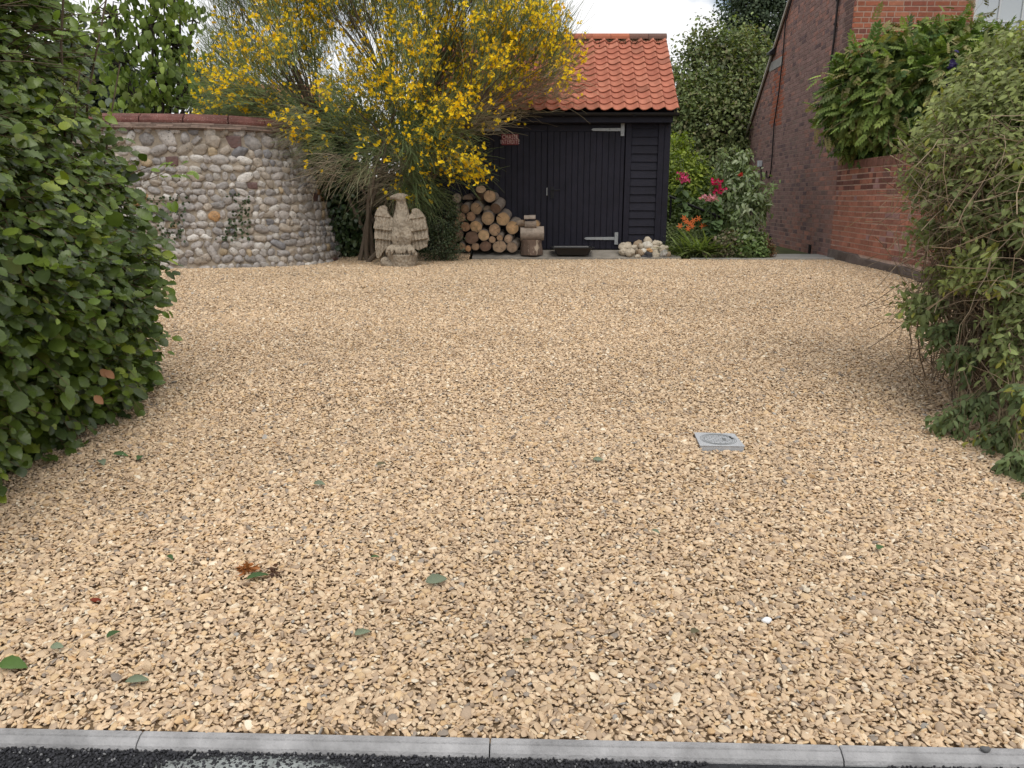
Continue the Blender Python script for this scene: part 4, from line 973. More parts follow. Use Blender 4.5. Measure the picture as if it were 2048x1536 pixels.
for i, (px_, s_, k_, an, lb) in enumerate(FL):
    p = gnd(*px_) + (0, 0, .022); b = MB(); a = R(an + 20); d = np.array([math.sin(a), math.cos(a), .10]); 
    T = strip(9, oval(.85, .27), random.uniform(.2, .7), random.uniform(.1, .35), .05)
    leaves(b, np.array([p - d * s_ * .6]), np.array([d]), np.array([[random.uniform(-.3, .3), random.uniform(-.5, .1), 1.]]), s_ * 1.3, T, np.array([lc[k_]]) * random.uniform(.9, 1.15))
    o = b.build('fallen_leaf', m_leafm, smooth=True); tag(o, lb, 'leaf', 'leaves fallen on the gravel'); so = o.modifiers.new('thick', 'SOLIDIFY'); so.thickness = .0006
b = MB(); p = gnd(497, 1147) + (0, 0, .015); n = 60
D = nrm(np.c_[rg.normal(0, 1, n), rg.normal(0, .6, n), rg.uniform(-.1, .7, n)]); leaves(b, np.tile(p, (n, 1)) + rg.normal(0, .008, (n, 3)), D, rg.normal(0, 1, (n, 3)), rg.uniform(.02, .042, n), T_LONG, np.tile([.42, .17, .06], (n, 1)) * rg.uniform(.6, 1.3, (n, 1)))
tag(b.build('dry_husk', m_leafm), 'frayed orange brown seed husk next to the glossy dark leaf', 'seed husk')
b = MB(); p = gnd(551, 1153) + (0, 0, .012); n = 26; D = nrm(np.c_[rg.normal(0, 1, n), rg.normal(0, .6, n), rg.uniform(-.1, .4, n)])
leaves(b, np.tile(p, (n, 1)) + rg.normal(0, .01, (n, 3)), D, rg.normal(0, 1, (n, 3)), rg.uniform(.012, .024, n), T_SMALL, np.tile([.10, .05, .03], (n, 1)) * rg.uniform(.6, 1.3, (n, 1)))
tag(b.build('bark_scrap', m_leafm), 'dark brown crumbled bit of bark right of the glossy dark leaf', 'bark scrap')
b = MB(); v, f = ICO2; p = gnd(191, 1205) + (0, 0, .010); b.add(lump(v, 5, .3) * (.020, .009, .007) + p, f, (.20, .04, .02)); tag(b.build('wood_chip', m_wood), 'small red brown wood chip on the gravel at the left', 'wood chip')
b = MB(); p = gnd(1533, 1247) + (0, 0, .012); b.add(lump(v, 8, .3) * (.016, .012, .010) + p, f, (.8, .82, .84)); tag(b.build('white_stone', m_rock, smooth=True), 'single white shell like stone in the gravel on the right', 'stone')
b = MB(); p = at(1973, 1496, 1.72); p = np.array([p[0], kerbY(p[0]) - .015, .012]); b.add(lump(v, 12, .3) * (.012, .010, .009) + p, f, (.12, .12, .12)); tag(b.build('dark_stone', m_rock, smooth=True), 'dark grey stone lying on the kerb at the right', 'stone')

# ------------------------------------------------------------------ vegetation helpers
def rdir(n): return nrm(rg.normal(size=(n, 3)))
def crown(b, blobs, ncl, per, size, T, cols, spread=.12, droop=.3, out=.8, up=.5, shell=(.72, 1.04), szv=.25, cvar=.22, pitch=.5):
    C = np.array([q[0] for q in blobs], float); Rr = np.array([q[1] for q in blobs], float)
    w = np.array([(q[2] if len(q) > 2 else 1) * (q[1][0] * q[1][2]) ** .8 for q in blobs]); w /= w.sum()
    k = rg.choice(len(blobs), ncl, p=w); d = rdir(ncl); rr = rg.uniform(*shell, ncl)
    P = C[k] + d * Rr[k] * rr[:, None]
    keep = np.ones(ncl, bool)
    for c, r_ in zip(C, Rr): keep &= (((P - c) / r_) ** 2).sum(1) > .42
    P, d, k = P[keep], nrm((d / Rr[k])[keep] * Rr.mean()), k[keep]; n = len(P)
    cols = np.array(cols, float); cc = cols[rg.integers(0, len(cols), n)] * np.clip(rg.normal(1, cvar, (n, 1)), .5, 1.6)
    Q = np.repeat(P, per, 0) + rg.normal(0, spread, (n * per, 3)) * (1, 1, .8); dd = np.repeat(d, per, 0)
    D = nrm(dd * out + rdir(n * per) * .8 + np.array([0, 0, -droop])); N = nrm(dd * pitch + np.array([0, 0, up]) + rdir(n * per) * .45)
    c2 = np.repeat(cc, per, 0) * np.clip(rg.normal(1, .12, (n * per, 1)), .6, 1.5)
    leaves(b, Q, D, N, size * np.clip(rg.normal(1, szv, n * per), .5, 1.6), T, c2); return P
def limbs(b, base, tips, r0, r1, col, bend=.25, sides=5, k=8, rnd=.08):
    base = np.asarray(base, float); tips = np.asarray(tips, float); n = len(tips); t = np.linspace(0, 1, k)[None, :, None]
    if base.ndim == 1: base = np.tile(base, (n, 1))
    mid = (base + tips) / 2 + np.array([0, 0, 1]) * bend * np.linalg.norm(tips - base, axis=1)[:, None] * .4 + rg.normal(0, rnd, (n, 3))
    P = (1 - t) ** 2 * base[:, None] + 2 * t * (1 - t) * mid[:, None] + t ** 2 * tips[:, None]
    P[:, 1:-1] += rg.normal(0, rnd * .12, (n, k - 2, 3))
    tubes(b, P, np.linspace(1, 0, k)[None] * (np.asarray(r0) - r1) + r1, sides, col); return P
def blob(px, py, Y, rx, rz=None, ry=None, w=1):
    c = at(px, py, Y); s_ = Y / 1480.0; rz = rz or rx; return (c, (rx * s_, (ry or min(rx, rz)) * s_, rz * s_), w)

# ------------------------------------------------------------------ left beech hedge (near, leaves at full size)
hd = empty('beech_hedge', (-3.2, 3.9, .1), 'tall dense beech hedge with broad dark green leaves filling the left side', 'hedge')
hz_ = np.array([0, .12, .3, .6, .95, 1.25, 1.5, 1.9, 2.3, 2.7, 3.2, 3.7]); hx_ = np.array([-2.55, -2.42, -2.36, -2.30, -2.21, -2.19, -2.24, -2.40, -2.55, -2.68, -2.85, -3.2])
def hedge_x(y, z):
    x = np.interp(z, hz_, hx_) + .05 * np.sin(y * 3.1 + z * 2) + .04 * np.sin(y * 7 - z * 5)
    return x - np.clip(y - 4.55, 0, 1) ** 2 * 1.6 + .04 * np.clip(3.3 - y, 0, 1)
b = MB(); n = 4300
y = rg.uniform(2.2, 5.0, n); z = rg.uniform(.16, 3.6, n) ; z[: n // 4] = rg.uniform(.12, 1.2, n // 4)
dep = np.abs(rg.exponential(.10, n)) - .02; x = hedge_x(y, z) - dep
m_ = ~((z < .22 + .0 * y) & (rg.random(n) < .5)); x, y, z, dep = x[m_], y[m_], z[m_], dep[m_]; n = len(x)
per = 6; tw = MB()
base = np.stack([x - .10, y, z - .03], 1); dirn = nrm(np.stack([rg.normal(.75, .3, n), rg.normal(-.12, .55, n), rg.normal(.05, .35, n)], 1)); Ls = rg.uniform(.14, .30, n)
edge = y > 4.6; dirn[edge, 1] += .7; dirn = nrm(dirn)
kk = np.linspace(0, 1, 5)[None, :, None]; TP = base[:, None] + dirn[:, None] * kk * Ls[:, None, None]; TP[:, :, 2] -= (kk[..., 0] ** 2) * .05
tubes(tw, TP, np.linspace(.0035, .0012, 5), 3, (.13, .085, .05))
hc = np.array([[.092, .138, .028], [.112, .165, .028], [.076, .112, .032], [.15, .21, .03], [.062, .092, .03], [.22, .27, .04]])
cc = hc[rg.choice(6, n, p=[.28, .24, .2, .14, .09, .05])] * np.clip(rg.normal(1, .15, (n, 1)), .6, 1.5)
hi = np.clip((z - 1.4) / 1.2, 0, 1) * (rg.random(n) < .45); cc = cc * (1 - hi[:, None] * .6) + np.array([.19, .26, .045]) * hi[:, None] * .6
t = np.tile(np.linspace(.15, 1, per), n); i5 = np.repeat(np.arange(n), per)
Q = base[i5] + dirn[i5] * (t * Ls[i5])[:, None]; Q[:, 2] -= t ** 2 * .05
side = nrm(np.cross(dirn[i5], (0, 0, 1))) * np.where(np.tile(np.arange(per) % 2, n), 1, -1)[:, None]
D = nrm(dirn[i5] * .75 + side * rg.uniform(.3, .9, (n * per, 1)) + np.array([.12, -.10, -.38]) + rdir(n * per) * .42)
N = nrm(np.array([.55, -.42, .62]) + rdir(n * per) * .5)
S = np.clip(rg.lognormal(math.log(.056), .30, n * per), .026, .112); c6 = cc[i5] * np.clip(rg.normal(1, .14, (n * per, 1)), .6, 1.5); vt = rg.integers(0, 4, n * per)
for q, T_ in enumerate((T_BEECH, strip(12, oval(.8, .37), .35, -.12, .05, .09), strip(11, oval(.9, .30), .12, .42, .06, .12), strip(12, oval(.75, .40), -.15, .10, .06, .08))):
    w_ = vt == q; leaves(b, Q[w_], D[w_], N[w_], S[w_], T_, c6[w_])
# small sprays reaching out of the face
sp = [(590, 350, 4.6), (390, 345, 4.7), (385, 380, 4.6), (350, 400, 4.7), (345, 575, 4.9), (340, 625, 4.9), (330, 590, 4.9), (335, 705, 4.9), (250, 60, 4.7), (240, 95, 4.8), (225, 50, 4.7)]
for (px_, py_, Y) in [(388, 345, 4.6), (362, 330, 4.65), (350, 402, 4.7), (338, 575, 4.9), (336, 622, 4.9), (334, 704, 4.9), (205, 55, 4.6), (232, 90, 4.7), (175, 30, 4.5), (140, 60, 4.3)]:
    tip = at(px_, py_, Y); root = tip - np.array([.30, 0, .05]); pth = np.stack([root, (root + tip) / 2 + (0, 0, .03), tip]); tubes(tw, [pth], [.003, .002, .001], 3, (.16, .11, .06)); m5 = 5
    q = root + (tip - root) * np.linspace(.4, 1, m5)[:, None]
    leaves(b, q, nrm(np.tile([.5, -.1, -.1], (m5, 1)) + rdir(m5) * .5), nrm(np.tile([.1, -.5, .8], (m5, 1)) + rdir(m5) * .3), rg.uniform(.05, .07, m5), T_BEECH, np.tile([.16, .24, .03], (m5, 1)) * rg.uniform(.8, 1.2, (m5, 1)))
b.build('foliage', m_leaf, hd, smooth=True)
# deeper leaves and stems filling the body of the hedge
b = MB(); n = 15000; y = rg.uniform(2.2, 4.95, n); z = rg.uniform(.22, 3.5, n); x = hedge_x(y, z) - rg.uniform(.14, .62, n)
leaves(b, np.stack([x, y, z], 1), rdir(n) + (0, 0, -.4), rdir(n) + np.array([.5, -.2, .6]), rg.uniform(.06, .10, n), T_LEAF, hc[rg.integers(0, 5, n)] * rg.uniform(.8, 1.1, (n, 1)))
b.build('inner_foliage', m_leaf, hd, smooth=True)
n = 70; bs = np.stack([rg.uniform(-3.2, -2.7, n), rg.uniform(2.3, 4.8, n), np.full(n, .0)], 1); tp_ = bs + np.stack([rg.uniform(.0, .5, n), rg.normal(0, .3, n), rg.uniform(1.5, 3.3, n)], 1)
limbs(tw, bs, tp_, .014, .004, (.12, .09, .06), 0); n = 500
bs = np.stack([rg.uniform(-3.1, -2.8, n), rg.uniform(2.3, 4.8, n), rg.uniform(.1, 2.8, n)], 1); tp_ = bs + np.stack([rg.uniform(.3, .7, n), rg.normal(0, .3, n), rg.uniform(-.1, .4, n)], 1)
limbs(tw, bs, tp_, .005, .002, (.12, .09, .06), .1, 3, 6); tw.build('stems', m_twig, hd)
b = MB(); n = 5; 
for (px_, py_, Y) in ((212, 742, 3.9), (222, 744, 3.9), (200, 794, 3.8)):
    leaves(b, at(px_, py_, Y)[None] + (.0, -.05, .02), np.array([[.6, -.2, -.5]]), np.array([[.2, -.8, .5]]), .06, T_BEECH, np.array([[.38, .19, .10]]))
b.build('dead_leaves', m_leafm, hd, smooth=True)

# ------------------------------------------------------------------ right honeysuckle thicket
hb = empty('honeysuckle_thicket', (3.2, 4.4, .2), 'rambling honeysuckle bush with pale leaves and bare tangled stems at the right edge', 'bush')
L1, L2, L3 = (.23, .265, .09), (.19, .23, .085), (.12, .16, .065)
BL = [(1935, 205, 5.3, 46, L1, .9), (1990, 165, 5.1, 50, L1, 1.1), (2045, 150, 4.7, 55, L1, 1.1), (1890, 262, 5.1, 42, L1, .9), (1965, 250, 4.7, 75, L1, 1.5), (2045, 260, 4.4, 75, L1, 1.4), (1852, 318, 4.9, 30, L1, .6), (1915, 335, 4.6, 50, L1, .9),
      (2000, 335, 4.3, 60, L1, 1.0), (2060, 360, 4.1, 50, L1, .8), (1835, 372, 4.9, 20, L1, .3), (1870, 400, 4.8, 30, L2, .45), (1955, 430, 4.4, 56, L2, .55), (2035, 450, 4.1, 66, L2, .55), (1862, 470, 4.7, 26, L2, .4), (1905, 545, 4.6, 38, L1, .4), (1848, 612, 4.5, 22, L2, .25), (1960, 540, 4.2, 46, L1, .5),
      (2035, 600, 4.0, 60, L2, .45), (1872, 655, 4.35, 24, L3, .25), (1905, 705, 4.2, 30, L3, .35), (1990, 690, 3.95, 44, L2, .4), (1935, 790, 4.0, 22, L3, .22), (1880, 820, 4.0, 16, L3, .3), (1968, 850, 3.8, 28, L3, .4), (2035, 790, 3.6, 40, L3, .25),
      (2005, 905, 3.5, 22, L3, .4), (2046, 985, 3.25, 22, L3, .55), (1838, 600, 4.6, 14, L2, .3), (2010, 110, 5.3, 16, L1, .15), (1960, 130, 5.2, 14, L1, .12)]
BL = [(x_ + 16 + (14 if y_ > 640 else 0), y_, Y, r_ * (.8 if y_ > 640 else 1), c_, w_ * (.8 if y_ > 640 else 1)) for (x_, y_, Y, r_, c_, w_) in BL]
T_HON = strip(5, oval(.9, .21), .25, .3)
b = MB(); tw = MB(); hub = np.array([3.35, 4.5, .9])
for (px_, py_, Y, r_, c_, w_) in BL:
    c0 = at(px_ + 8, py_, Y); s_ = Y / 1480; n = int(30 + 190 * w_ * (r_ / 60) ** 1.6)
    P = c0 + rdir(n) * rg.uniform(.1, 1.0, (n, 1)) ** .6 * r_ * s_ * (1, 1.3, 1)
    out_ = nrm(P - hub); per = 7; i5 = np.repeat(np.arange(n), per); t = np.tile(np.linspace(0, 1, per), n)
    sd2 = nrm(out_ + rdir(n) * .7 + np.array([-.1, 0, -.25 if py_ > 500 else .05])); Ls = rg.uniform(.10, .2, n)
    TP = P[:, None] + sd2[:, None] * np.linspace(-.6, 1, 5)[None, :, None] * Ls[:, None, None]; tubes(tw, TP, np.linspace(.0022, .0008, 5), 3, np.tile([.22, .19, .10], (n, 1)))
    Q = P[i5] + sd2[i5] * (t * Ls[i5])[:, None]; sgn = np.where(np.tile(np.arange(per) % 2, n), 1, -1)[:, None]
    D = nrm(sd2[i5] * .5 + nrm(np.cross(sd2[i5], rdir(n)[i5])) * sgn * .8 + np.array([0, 0, -.25 - .4 * (py_ > 600)]))
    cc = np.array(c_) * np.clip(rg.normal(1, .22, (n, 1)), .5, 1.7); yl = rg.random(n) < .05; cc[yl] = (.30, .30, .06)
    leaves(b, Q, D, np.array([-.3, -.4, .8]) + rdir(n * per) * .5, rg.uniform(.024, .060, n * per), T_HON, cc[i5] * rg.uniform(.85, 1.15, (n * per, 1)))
b.build('foliage', m_leafm, hb, smooth=True)
# tangle of bare stems
tips = []; 
for (px_, py_, Y, r_, c_, w_) in BL:
    c0 = at(px_ + 8, py_, Y); m5 = int(22 + 14 * w_); tips.append(c0 + rg.normal(0, r_ * Y / 1480 * .5, (m5, 3)))
tips = np.concatenate(tips); n = len(tips)
bs = np.stack([rg.uniform(2.7, 3.6, n), rg.uniform(3.6, 5.2, n), rg.uniform(.05, 1.2, n)], 1)
limbs(tw, bs, tips, rg.uniform(.003, .0065, (n, 1)), .0012, np.array([.22, .165, .11]) * rg.uniform(.5, 1.4, (n, 1)), .35, 4, 9, .16)
n = 1100; c0 = np.array([at(x_, y_, 4.4) for x_, y_ in zip(rg.uniform(1900, 2110, n), rg.uniform(300, 760, n))]); c0[:, 1] += rg.normal(0, .3, n)
d = rdir(n) * rg.uniform(.12, .45, (n, 1)); limbs(tw, c0 - d, c0 + d + (0, 0, -.05), .0028, .001, np.array([.25, .19, .125]) * rg.uniform(.4, 1.5, (n, 1)), .5, 3, 8, .14)
tw.build('stems', m_twig, hb)

# ------------------------------------------------------------------ wisteria over the garden wall
ws = empty('wisteria', (5.6, 12.0, 1.8), 'leafy wisteria with feathery leaves spilling over the top of the brick garden wall', 'climber')
WB = [blob(1700, 180, 11.7, 52, 66), blob(1690, 240, 11.6, 42, 55), blob(1740, 150, 11.6, 60, 60), blob(1760, 220, 11.3, 75, 64), blob(1724, 284, 11.6, 40, 28), blob(1800, 262, 11.2, 60, 40), blob(1810, 130, 11.5, 66, 60), blob(1860, 200, 11.0, 80, 90), blob(1870, 108, 11.5, 56, 52),
      blob(1925, 130, 11.3, 50, 44), blob(1960, 190, 10.8, 80, 90), blob(2030, 180, 10.5, 80, 80), blob(1900, 290, 10.5, 80, 60), blob(2000, 300, 10, 90, 80), blob(1668, 205, 11.7, 24, 28)]
WB = [(q[0] + (.16, 0, .04), tuple(np.array(q[1]) * .86), q[2]) for q in WB]
b = MB(); crown(b, WB, 3300, 4, .165, T_PIN, [(.14, .20, .045), (.165, .235, .05), (.10, .15, .035), (.23, .29, .07), (.14, .19, .05), (.28, .25, .11)], spread=.12, droop=.55, up=.7, out=.7)
crown(b, WB, 1500, 4, .21, T_PIN, [(.06, .11, .03), (.07, .12, .03)], spread=.12, droop=.4, shell=(.45, .75))  # inner sprays in darker greens: shade of the gaps put into leaf colour
T0 = at(1965, 60, 11.6); n = 22; Q = T0 + rg.normal(0, 1, (n, 3)) * (.25, .1, .22); leaves(b, Q, rdir(n) + (0, 0, .4), rdir(n) + (0, -.5, .5), .2, T_PIN, np.tile([.16, .15, .06], (n, 1)) * rg.uniform(.7, 1.2, (n, 1)))
b.build('foliage', m_leafm, ws, smooth=True)
b = MB(); tips = np.array([q[0] for q in WB]); limbs(b, (6.0, 12.1, .6), tips, .035, .01, (.14, .11, .08), .2, 6)
sh = np.array([at(1850 + 30 * i, 20 + 8 * (i % 3), 11.9) for i in range(6)]); limbs(b, tips[-6:], sh, .006, .002, (.30, .16, .09), .4, 4)
n = 40; q = tips[rg.integers(0, 9, n)]; limbs(b, q, q + rdir(n) * .8 + (-.2, -.2, 0), .004, .0015, (.28, .22, .12), .3, 3)
b.build('stems', m_twig, ws)
b = MB(); c0 = at(1902, 158, 10.5); n = 50; leaves(b, c0 + rg.normal(0, 1, (n, 3)) * (.035, .035, .09), rdir(n), rdir(n), .05, T_FLOWER, np.tile([.05, .035, .14], (n, 1))); b.build('blossom', m_petal, ws)

# ------------------------------------------------------------------ yellow broom
br_ = empty('spanish_broom', (-2.0, 11.75, .48), 'huge yellow flowering broom arching between the flint wall and the black shed', 'shrub')
poly = [(405, -160), (430, 40), (395, 130), (380, 190), (420, 232), (500, 225), (545, 262), (590, 330), (660, 335), (700, 372), (730, 430), (800, 405), (850, 425), (890, 360), (950, 355), (958, 310), (962, 240), (1030, 205), (1075, 190), (1130, 180), (1160, 150), (1160, 95), (1140, 45), (1085, 5), (1060, -160)]
Fb = [(560, 40, 110, 1.0), (500, 110, 80, .7), (440, 185, 60, .8), (420, 150, 50, .6), (1010, 50, 110, 1.2), (1080, 60, 70, 1.0), (900, 90, 120, .75), (870, 20, 80, .6), (1135, 120, 45, .9), (720, 140, 90, .55), (760, 190, 80, .6), (640, 250, 90, .32), (600, 280, 60, .38), (560, 255, 40, .4), (935, 335, 42, 1.7), (965, 345, 26, 2.2), (880, 330, 30, .8),
      (950, 170, 80, .6), (870, 200, 90, .4), (700, 60, 90, .4), (800, 400, 36, .6), (840, 250, 60, .25), (1000, 150, 60, .5), (640, 20, 70, .8), (750, 20, 80, .6), (1110, 155, 40, .7)]
def fden(px_, py_):
    d = np.zeros_like(px_)
    for (a_, c_, r_, w_) in Fb: d += w_ * np.exp(-(((px_ - a_) ** 2 + (py_ - c_) ** 2) / (r_ ** 2)))
    return d
cand = np.stack([rg.uniform(380, 1170, 5000), rg.uniform(-160, 440, 5000)], 1); pa_ = np.array([inside(cand[:, 0], cand[:, 1], poly)])[0]; cand = cand[pa_]
sel = []
for q in cand:
    gap = 33 if not (640 < q[0] < 780 and 40 < q[1] < 150 or 560 < q[0] < 640 and 120 < q[1] < 240) else 60
    if 735 < q[0] < 790 and 300 < q[1] < 345: continue
    if all((q[0] - s_[0]) ** 2 + (q[1] - s_[1]) ** 2 > gap ** 2 for s_ in sel): sel.append(q)
xtra = [(845, 330), (815, 385), (860, 395), (835, 300), (900, 215), (880, 240), (925, 205)]; nx_ = len(xtra); sel = np.array(sel + xtra); nT = len(sel)
hubp = at(800, 330, 11.6); u_ = (sel[:, 0] - 780) / 380; v_ = (sel[:, 1] - 120) / 300
thick = np.sqrt(np.clip(1 - u_ ** 2 * .8 - np.clip(v_, -1, 1) ** 2 * .5, .05, 1)); Yt = 11.6 + thick * rg.uniform(-1.05, .95, nT)
Yt[-nx_:] = (11.1, 11.25, 11.2, 10.9, 10.7, 10.7, 10.8)
Tc = np.array([at(q[0], q[1], Y) for q, Y in zip(sel, Yt)])
top = sel[:, 1] < 150; low = sel[:, 1] > 230
gd = Tc - np.array([hubp[0], 11.7, hubp[2] - .3]); gd = nrm(gd * (1, .8, .8)) + np.where(top[:, None], (0, 0, .9), (0, 0, .05)) + np.where(low[:, None], (0, 0, -.45), (0, 0, 0)); gd = nrm(gd)
green = np.clip(.92 - .8 * v_ + .35 * fden(sel[:, 0], sel[:, 1]) + rg.normal(0, .25, nT), 0, 1); green[(sel[:, 0] > 980) & (sel[:, 1] > 150)] *= .15; green[-nx_:] = .8
green[(sel[:, 0] > 800) & (sel[:, 0] < 900) & (sel[:, 1] > 180)] += .3
tw = MB(); fl = MB(); per = 115; i5 = np.repeat(np.arange(nT), per); n = nT * per
D0 = nrm(gd[i5] + rdir(n) * .62); Ls = rg.uniform(.18, .54, n); St = Tc[i5] - gd[i5] * .24 + rg.normal(0, .10, (n, 3))
kt = np.linspace(0, 1, 6)[None, :, None]; crv = np.where(top[i5][:, None], (0, 0, .22), (0, 0, -.28)) * rg.uniform(.1, 1, (n, 1)) + rdir(n) * .24
TP = St[:, None] + D0[:, None] * kt * Ls[:, None, None] + crv[:, None] * kt ** 2 * Ls[:, None, None]
gm = np.clip(green[i5] + rg.normal(0, .2, n), 0, 1)[:, None]
cb_ = np.array([.32, .26, .185]) * (1 - gm) + np.array([.15, .205, .08]) * gm; cb_ = cb_ * rg.uniform(.6, 1.35, (n, 1))
tubes(tw, TP, np.linspace(.0034, .0016, 6), 3, cb_)
tw.build('twigs', m_twig, br_)
tt_ = rg.uniform(.45, 1, n); ii = np.clip((tt_ * 5).astype(int), 0, 4); fr_c = tt_ * 5 - ii; FP = TP[np.arange(n), ii] * (1 - fr_c)[:, None] + TP[np.arange(n), ii + 1] * fr_c[:, None]
fx, fy = proj(FP); pr_ = np.clip(fden(fx, fy), 0, 3) ** 1.15 * .27 * np.where(FP[:, 1] < 11.7, 1.25, .7); hit = rg.random(n) < pr_
FPp = np.repeat(FP[hit], 3, 0) + rg.normal(0, .018, (hit.sum() * 3, 3)); m5 = len(FPp)
yc = np.array([[.98, .72, .022], [.99, .78, .045], [.97, .64, .014]])[rg.integers(0, 3, m5)] * rg.uniform(.85, 1.1, (m5, 1))
leaves(fl, FPp, rdir(m5) + (0, -.4, .2), rdir(m5) + (0, -.8, .2), rg.uniform(.026, .041, m5), T_FLOWER, yc); fl.build('flowers', m_petal, br_)
b = MB(); tb = np.array([-2.05, 11.8, .47])
stems = np.array([at(x_, y_, Y) for x_, y_, Y in ((735, 300, 11.7), (770, 280, 11.5), (820, 290, 11.6), (700, 330, 11.9), (870, 330, 11.4), (790, 200, 11.8), (640, 260, 11.8), (930, 260, 11.5), (850, 200, 11.9))])
tb9 = tb + rg.normal(0, .12, (9, 3)) * (1.6, 1, 0); limbs(b, tb9, stems, .035, .016, (.14, .11, .08), .1, 7, 10, .1)
near = stems[np.argmin(((Tc[:, None] - stems[None]) ** 2).sum(2), 1)]; limbs(b, near, Tc - gd * .2, .014, .004, (.13, .10, .075), .15, 5, 8, .1)
b.build('branches', m_twig, br_)

# ------------------------------------------------------------------ ivy and small shrubs round the eagle
iv = empty('ivy', (-2.55, 12.1, .48), 'dark ivy mass climbing the end of the flint wall behind the broom', 'ivy')
IB = [blob(665, 345, 12.1, 46, 60), blob(690, 420, 12.2, 44, 70), blob(700, 480, 12.2, 36, 44), blob(640, 300, 12.0, 40, 34), blob(730, 380, 12.7, 50, 60), blob(672, 490, 12.1, 20, 30)]
IC = [(.04, .068, .026), (.05, .082, .032), (.03, .052, .022), (.07, .10, .045)]
b = MB(); crown(b, IB, 900, 8, .062, T_HEART, IC, spread=.07, droop=.5, up=.3); crown(b, IB, 400, 8, .06, T_HEART, IC, spread=.08, shell=(.4, .7)); b.build('foliage', m_leaf, iv, smooth=True)
b = MB(); limbs(b, (-2.5, 12.3, .45), np.array([q[0] for q in IB]), .03, .01, (.09, .07, .05), .1, 6); b.build('stems', m_twig, iv)
bh = empty('ivy_hedge', (-2.2, 13.2, .48), 'dark overgrown ivy hedge in deep shade behind the broom trunk', 'hedge')
HB = [blob(720, 440, 13.2, 60, 80), blob(790, 440, 13.2, 60, 90), blob(860, 420, 13.3, 50, 100), blob(680, 400, 13.3, 60, 90), blob(840, 340, 13.4, 40, 50), blob(660, 310, 13.3, 44, 40), blob(890, 320, 13.6, 40, 60)]
b = MB(); crown(b, HB, 1300, 8, .07, T_HEART, IC, spread=.1, droop=.4); crown(b, HB, 500, 8, .08, T_HEART, IC, spread=.1, shell=(.3, .7)); b.build('foliage', m_leaf, bh, smooth=True)
b = MB(); limbs(b, (-1.9, 13.3, .45), np.array([q[0] for q in HB]), .04, .012, (.09, .07, .05), .1, 6); b.build('stems', m_twig, bh)
cs = empty('small_leaved_shrub', (-1.0, 11.8, .48), 'low grey green shrub with tiny leaves between the eagle and the woodpile', 'shrub')
SB = [blob(878, 430, 11.8, 34, 50), blob(868, 480, 11.7, 34, 34), blob(896, 490, 11.75, 22, 24), blob(850, 440, 11.9, 24, 40), blob(895, 440, 11.85, 20, 34)]
b = MB(); SC_ = [(.08, .11, .055), (.10, .13, .07), (.06, .085, .045), (.15, .17, .11)]
crown(b, SB, 1000, 9, .028, T_SMALL, SC_, spread=.05, droop=.2); crown(b, SB, 500, 8, .03, T_SMALL, SC_[:2], spread=.05, shell=(.3, .7)); b.build('foliage', m_leafm, cs, smooth=True)
b = MB(); limbs(b, (-1.05, 11.85, .45), np.array([q[0] for q in SB] + [at(900, 410, 11.7), at(850, 400, 11.8), at(915, 470, 11.8)]), .012, .003, (.12, .09, .06), .2, 5); b.build('stems', m_twig, cs)
wv = tag(MB(), None) if False else MB()
P, nn_ = fwp(rg.uniform(3.2, 4.7, 420), rg.uniform(.85, 1.45, 420), .05); k = (vnoise(P, 4, 1.1, 2) > -.05); P, nn_ = P[k], nn_[k]
leaves(wv, P, rdir(len(P)) + (0, 0, -.5), nn_ + rdir(len(P)) * .5, .038, T_HEART, np.tile([.05, .075, .035], (len(P), 1)) * rg.uniform(.6, 1.5, (len(P), 1)))
tag(wv.build('wall_creeper', m_leafm, smooth=True), 'sparse patch of small creeper leaves on the face of the flint wall', 'creeper')

# ------------------------------------------------------------------ trees
def tree(name, label, cat, base, bl, ncl, per, size, T, cols, trunk_r, bark=(.09, .07, .055), parts_stem=None, **kw):
    t_ = empty(name, base, label, cat); b = MB(); P = crown(b, bl, ncl, per, size, T, cols, **kw)
    k2 = dict(kw); k2['shell'] = (.35, .72); crown(b, bl, ncl // 3, per, size * 1.1, T, [np.array(c) for c in cols[:2]], **k2)
    b.build('crown', m_leafm, t_, smooth=True); b = MB(); tips = np.array([q[0] for q in bl]); limbs(b, base, tips, trunk_r, trunk_r * .25, bark, .1, 7, 10, .12)
    m5 = min(220, len(P)); src = P[rg.choice(len(P), m5, False)]; nr = tips[np.argmin(((src[:, None] - tips[None]) ** 2).sum(2), 1)]; limbs(b, nr, src, trunk_r * .3, trunk_r * .08, bark, .2, 4, 6, .1)
    b.build('trunk', m_twig, t_); return t_
OL = [(.14, .18, .07), (.165, .20, .08), (.11, .145, .06), (.20, .235, .095), (.21, .20, .10)]
tree('bushy_tree', 'broad olive green bushy tree behind the shed, filling the gap beside the brick house', 'tree', (5.6, 20, .5), [blob(1440, 150, 20, 62, 52), blob(1400, 215, 19.6, 62, 64), blob(1490, 150, 20, 50, 60), blob(1500, 215, 19.5, 62, 66), blob(1440, 260, 19.2, 80, 70), blob(1375, 290, 19.5, 50, 66), blob(1520, 290, 19.6, 50, 60), blob(1440, 340, 19, 84, 60), blob(1370, 370, 19.2, 50, 60), blob(1500, 370, 19.2, 50, 60), blob(1430, 100, 20.2, 16, 34, w=.5), blob(1352, 140, 20.2, 10, 16, w=.4), blob(1385, 110, 20.2, 14, 26, w=.4), blob(1480, 80, 20.4, 18, 26, w=.5), blob(1412, 66, 20.4, 9, 20, w=.35), blob(1400, 430, 19, 70, 50), blob(1470, 440, 19, 70, 50)],
     5600, 15, .085, T_LEAF, OL, .16, cvar=.34, spread=.19, droop=.25)
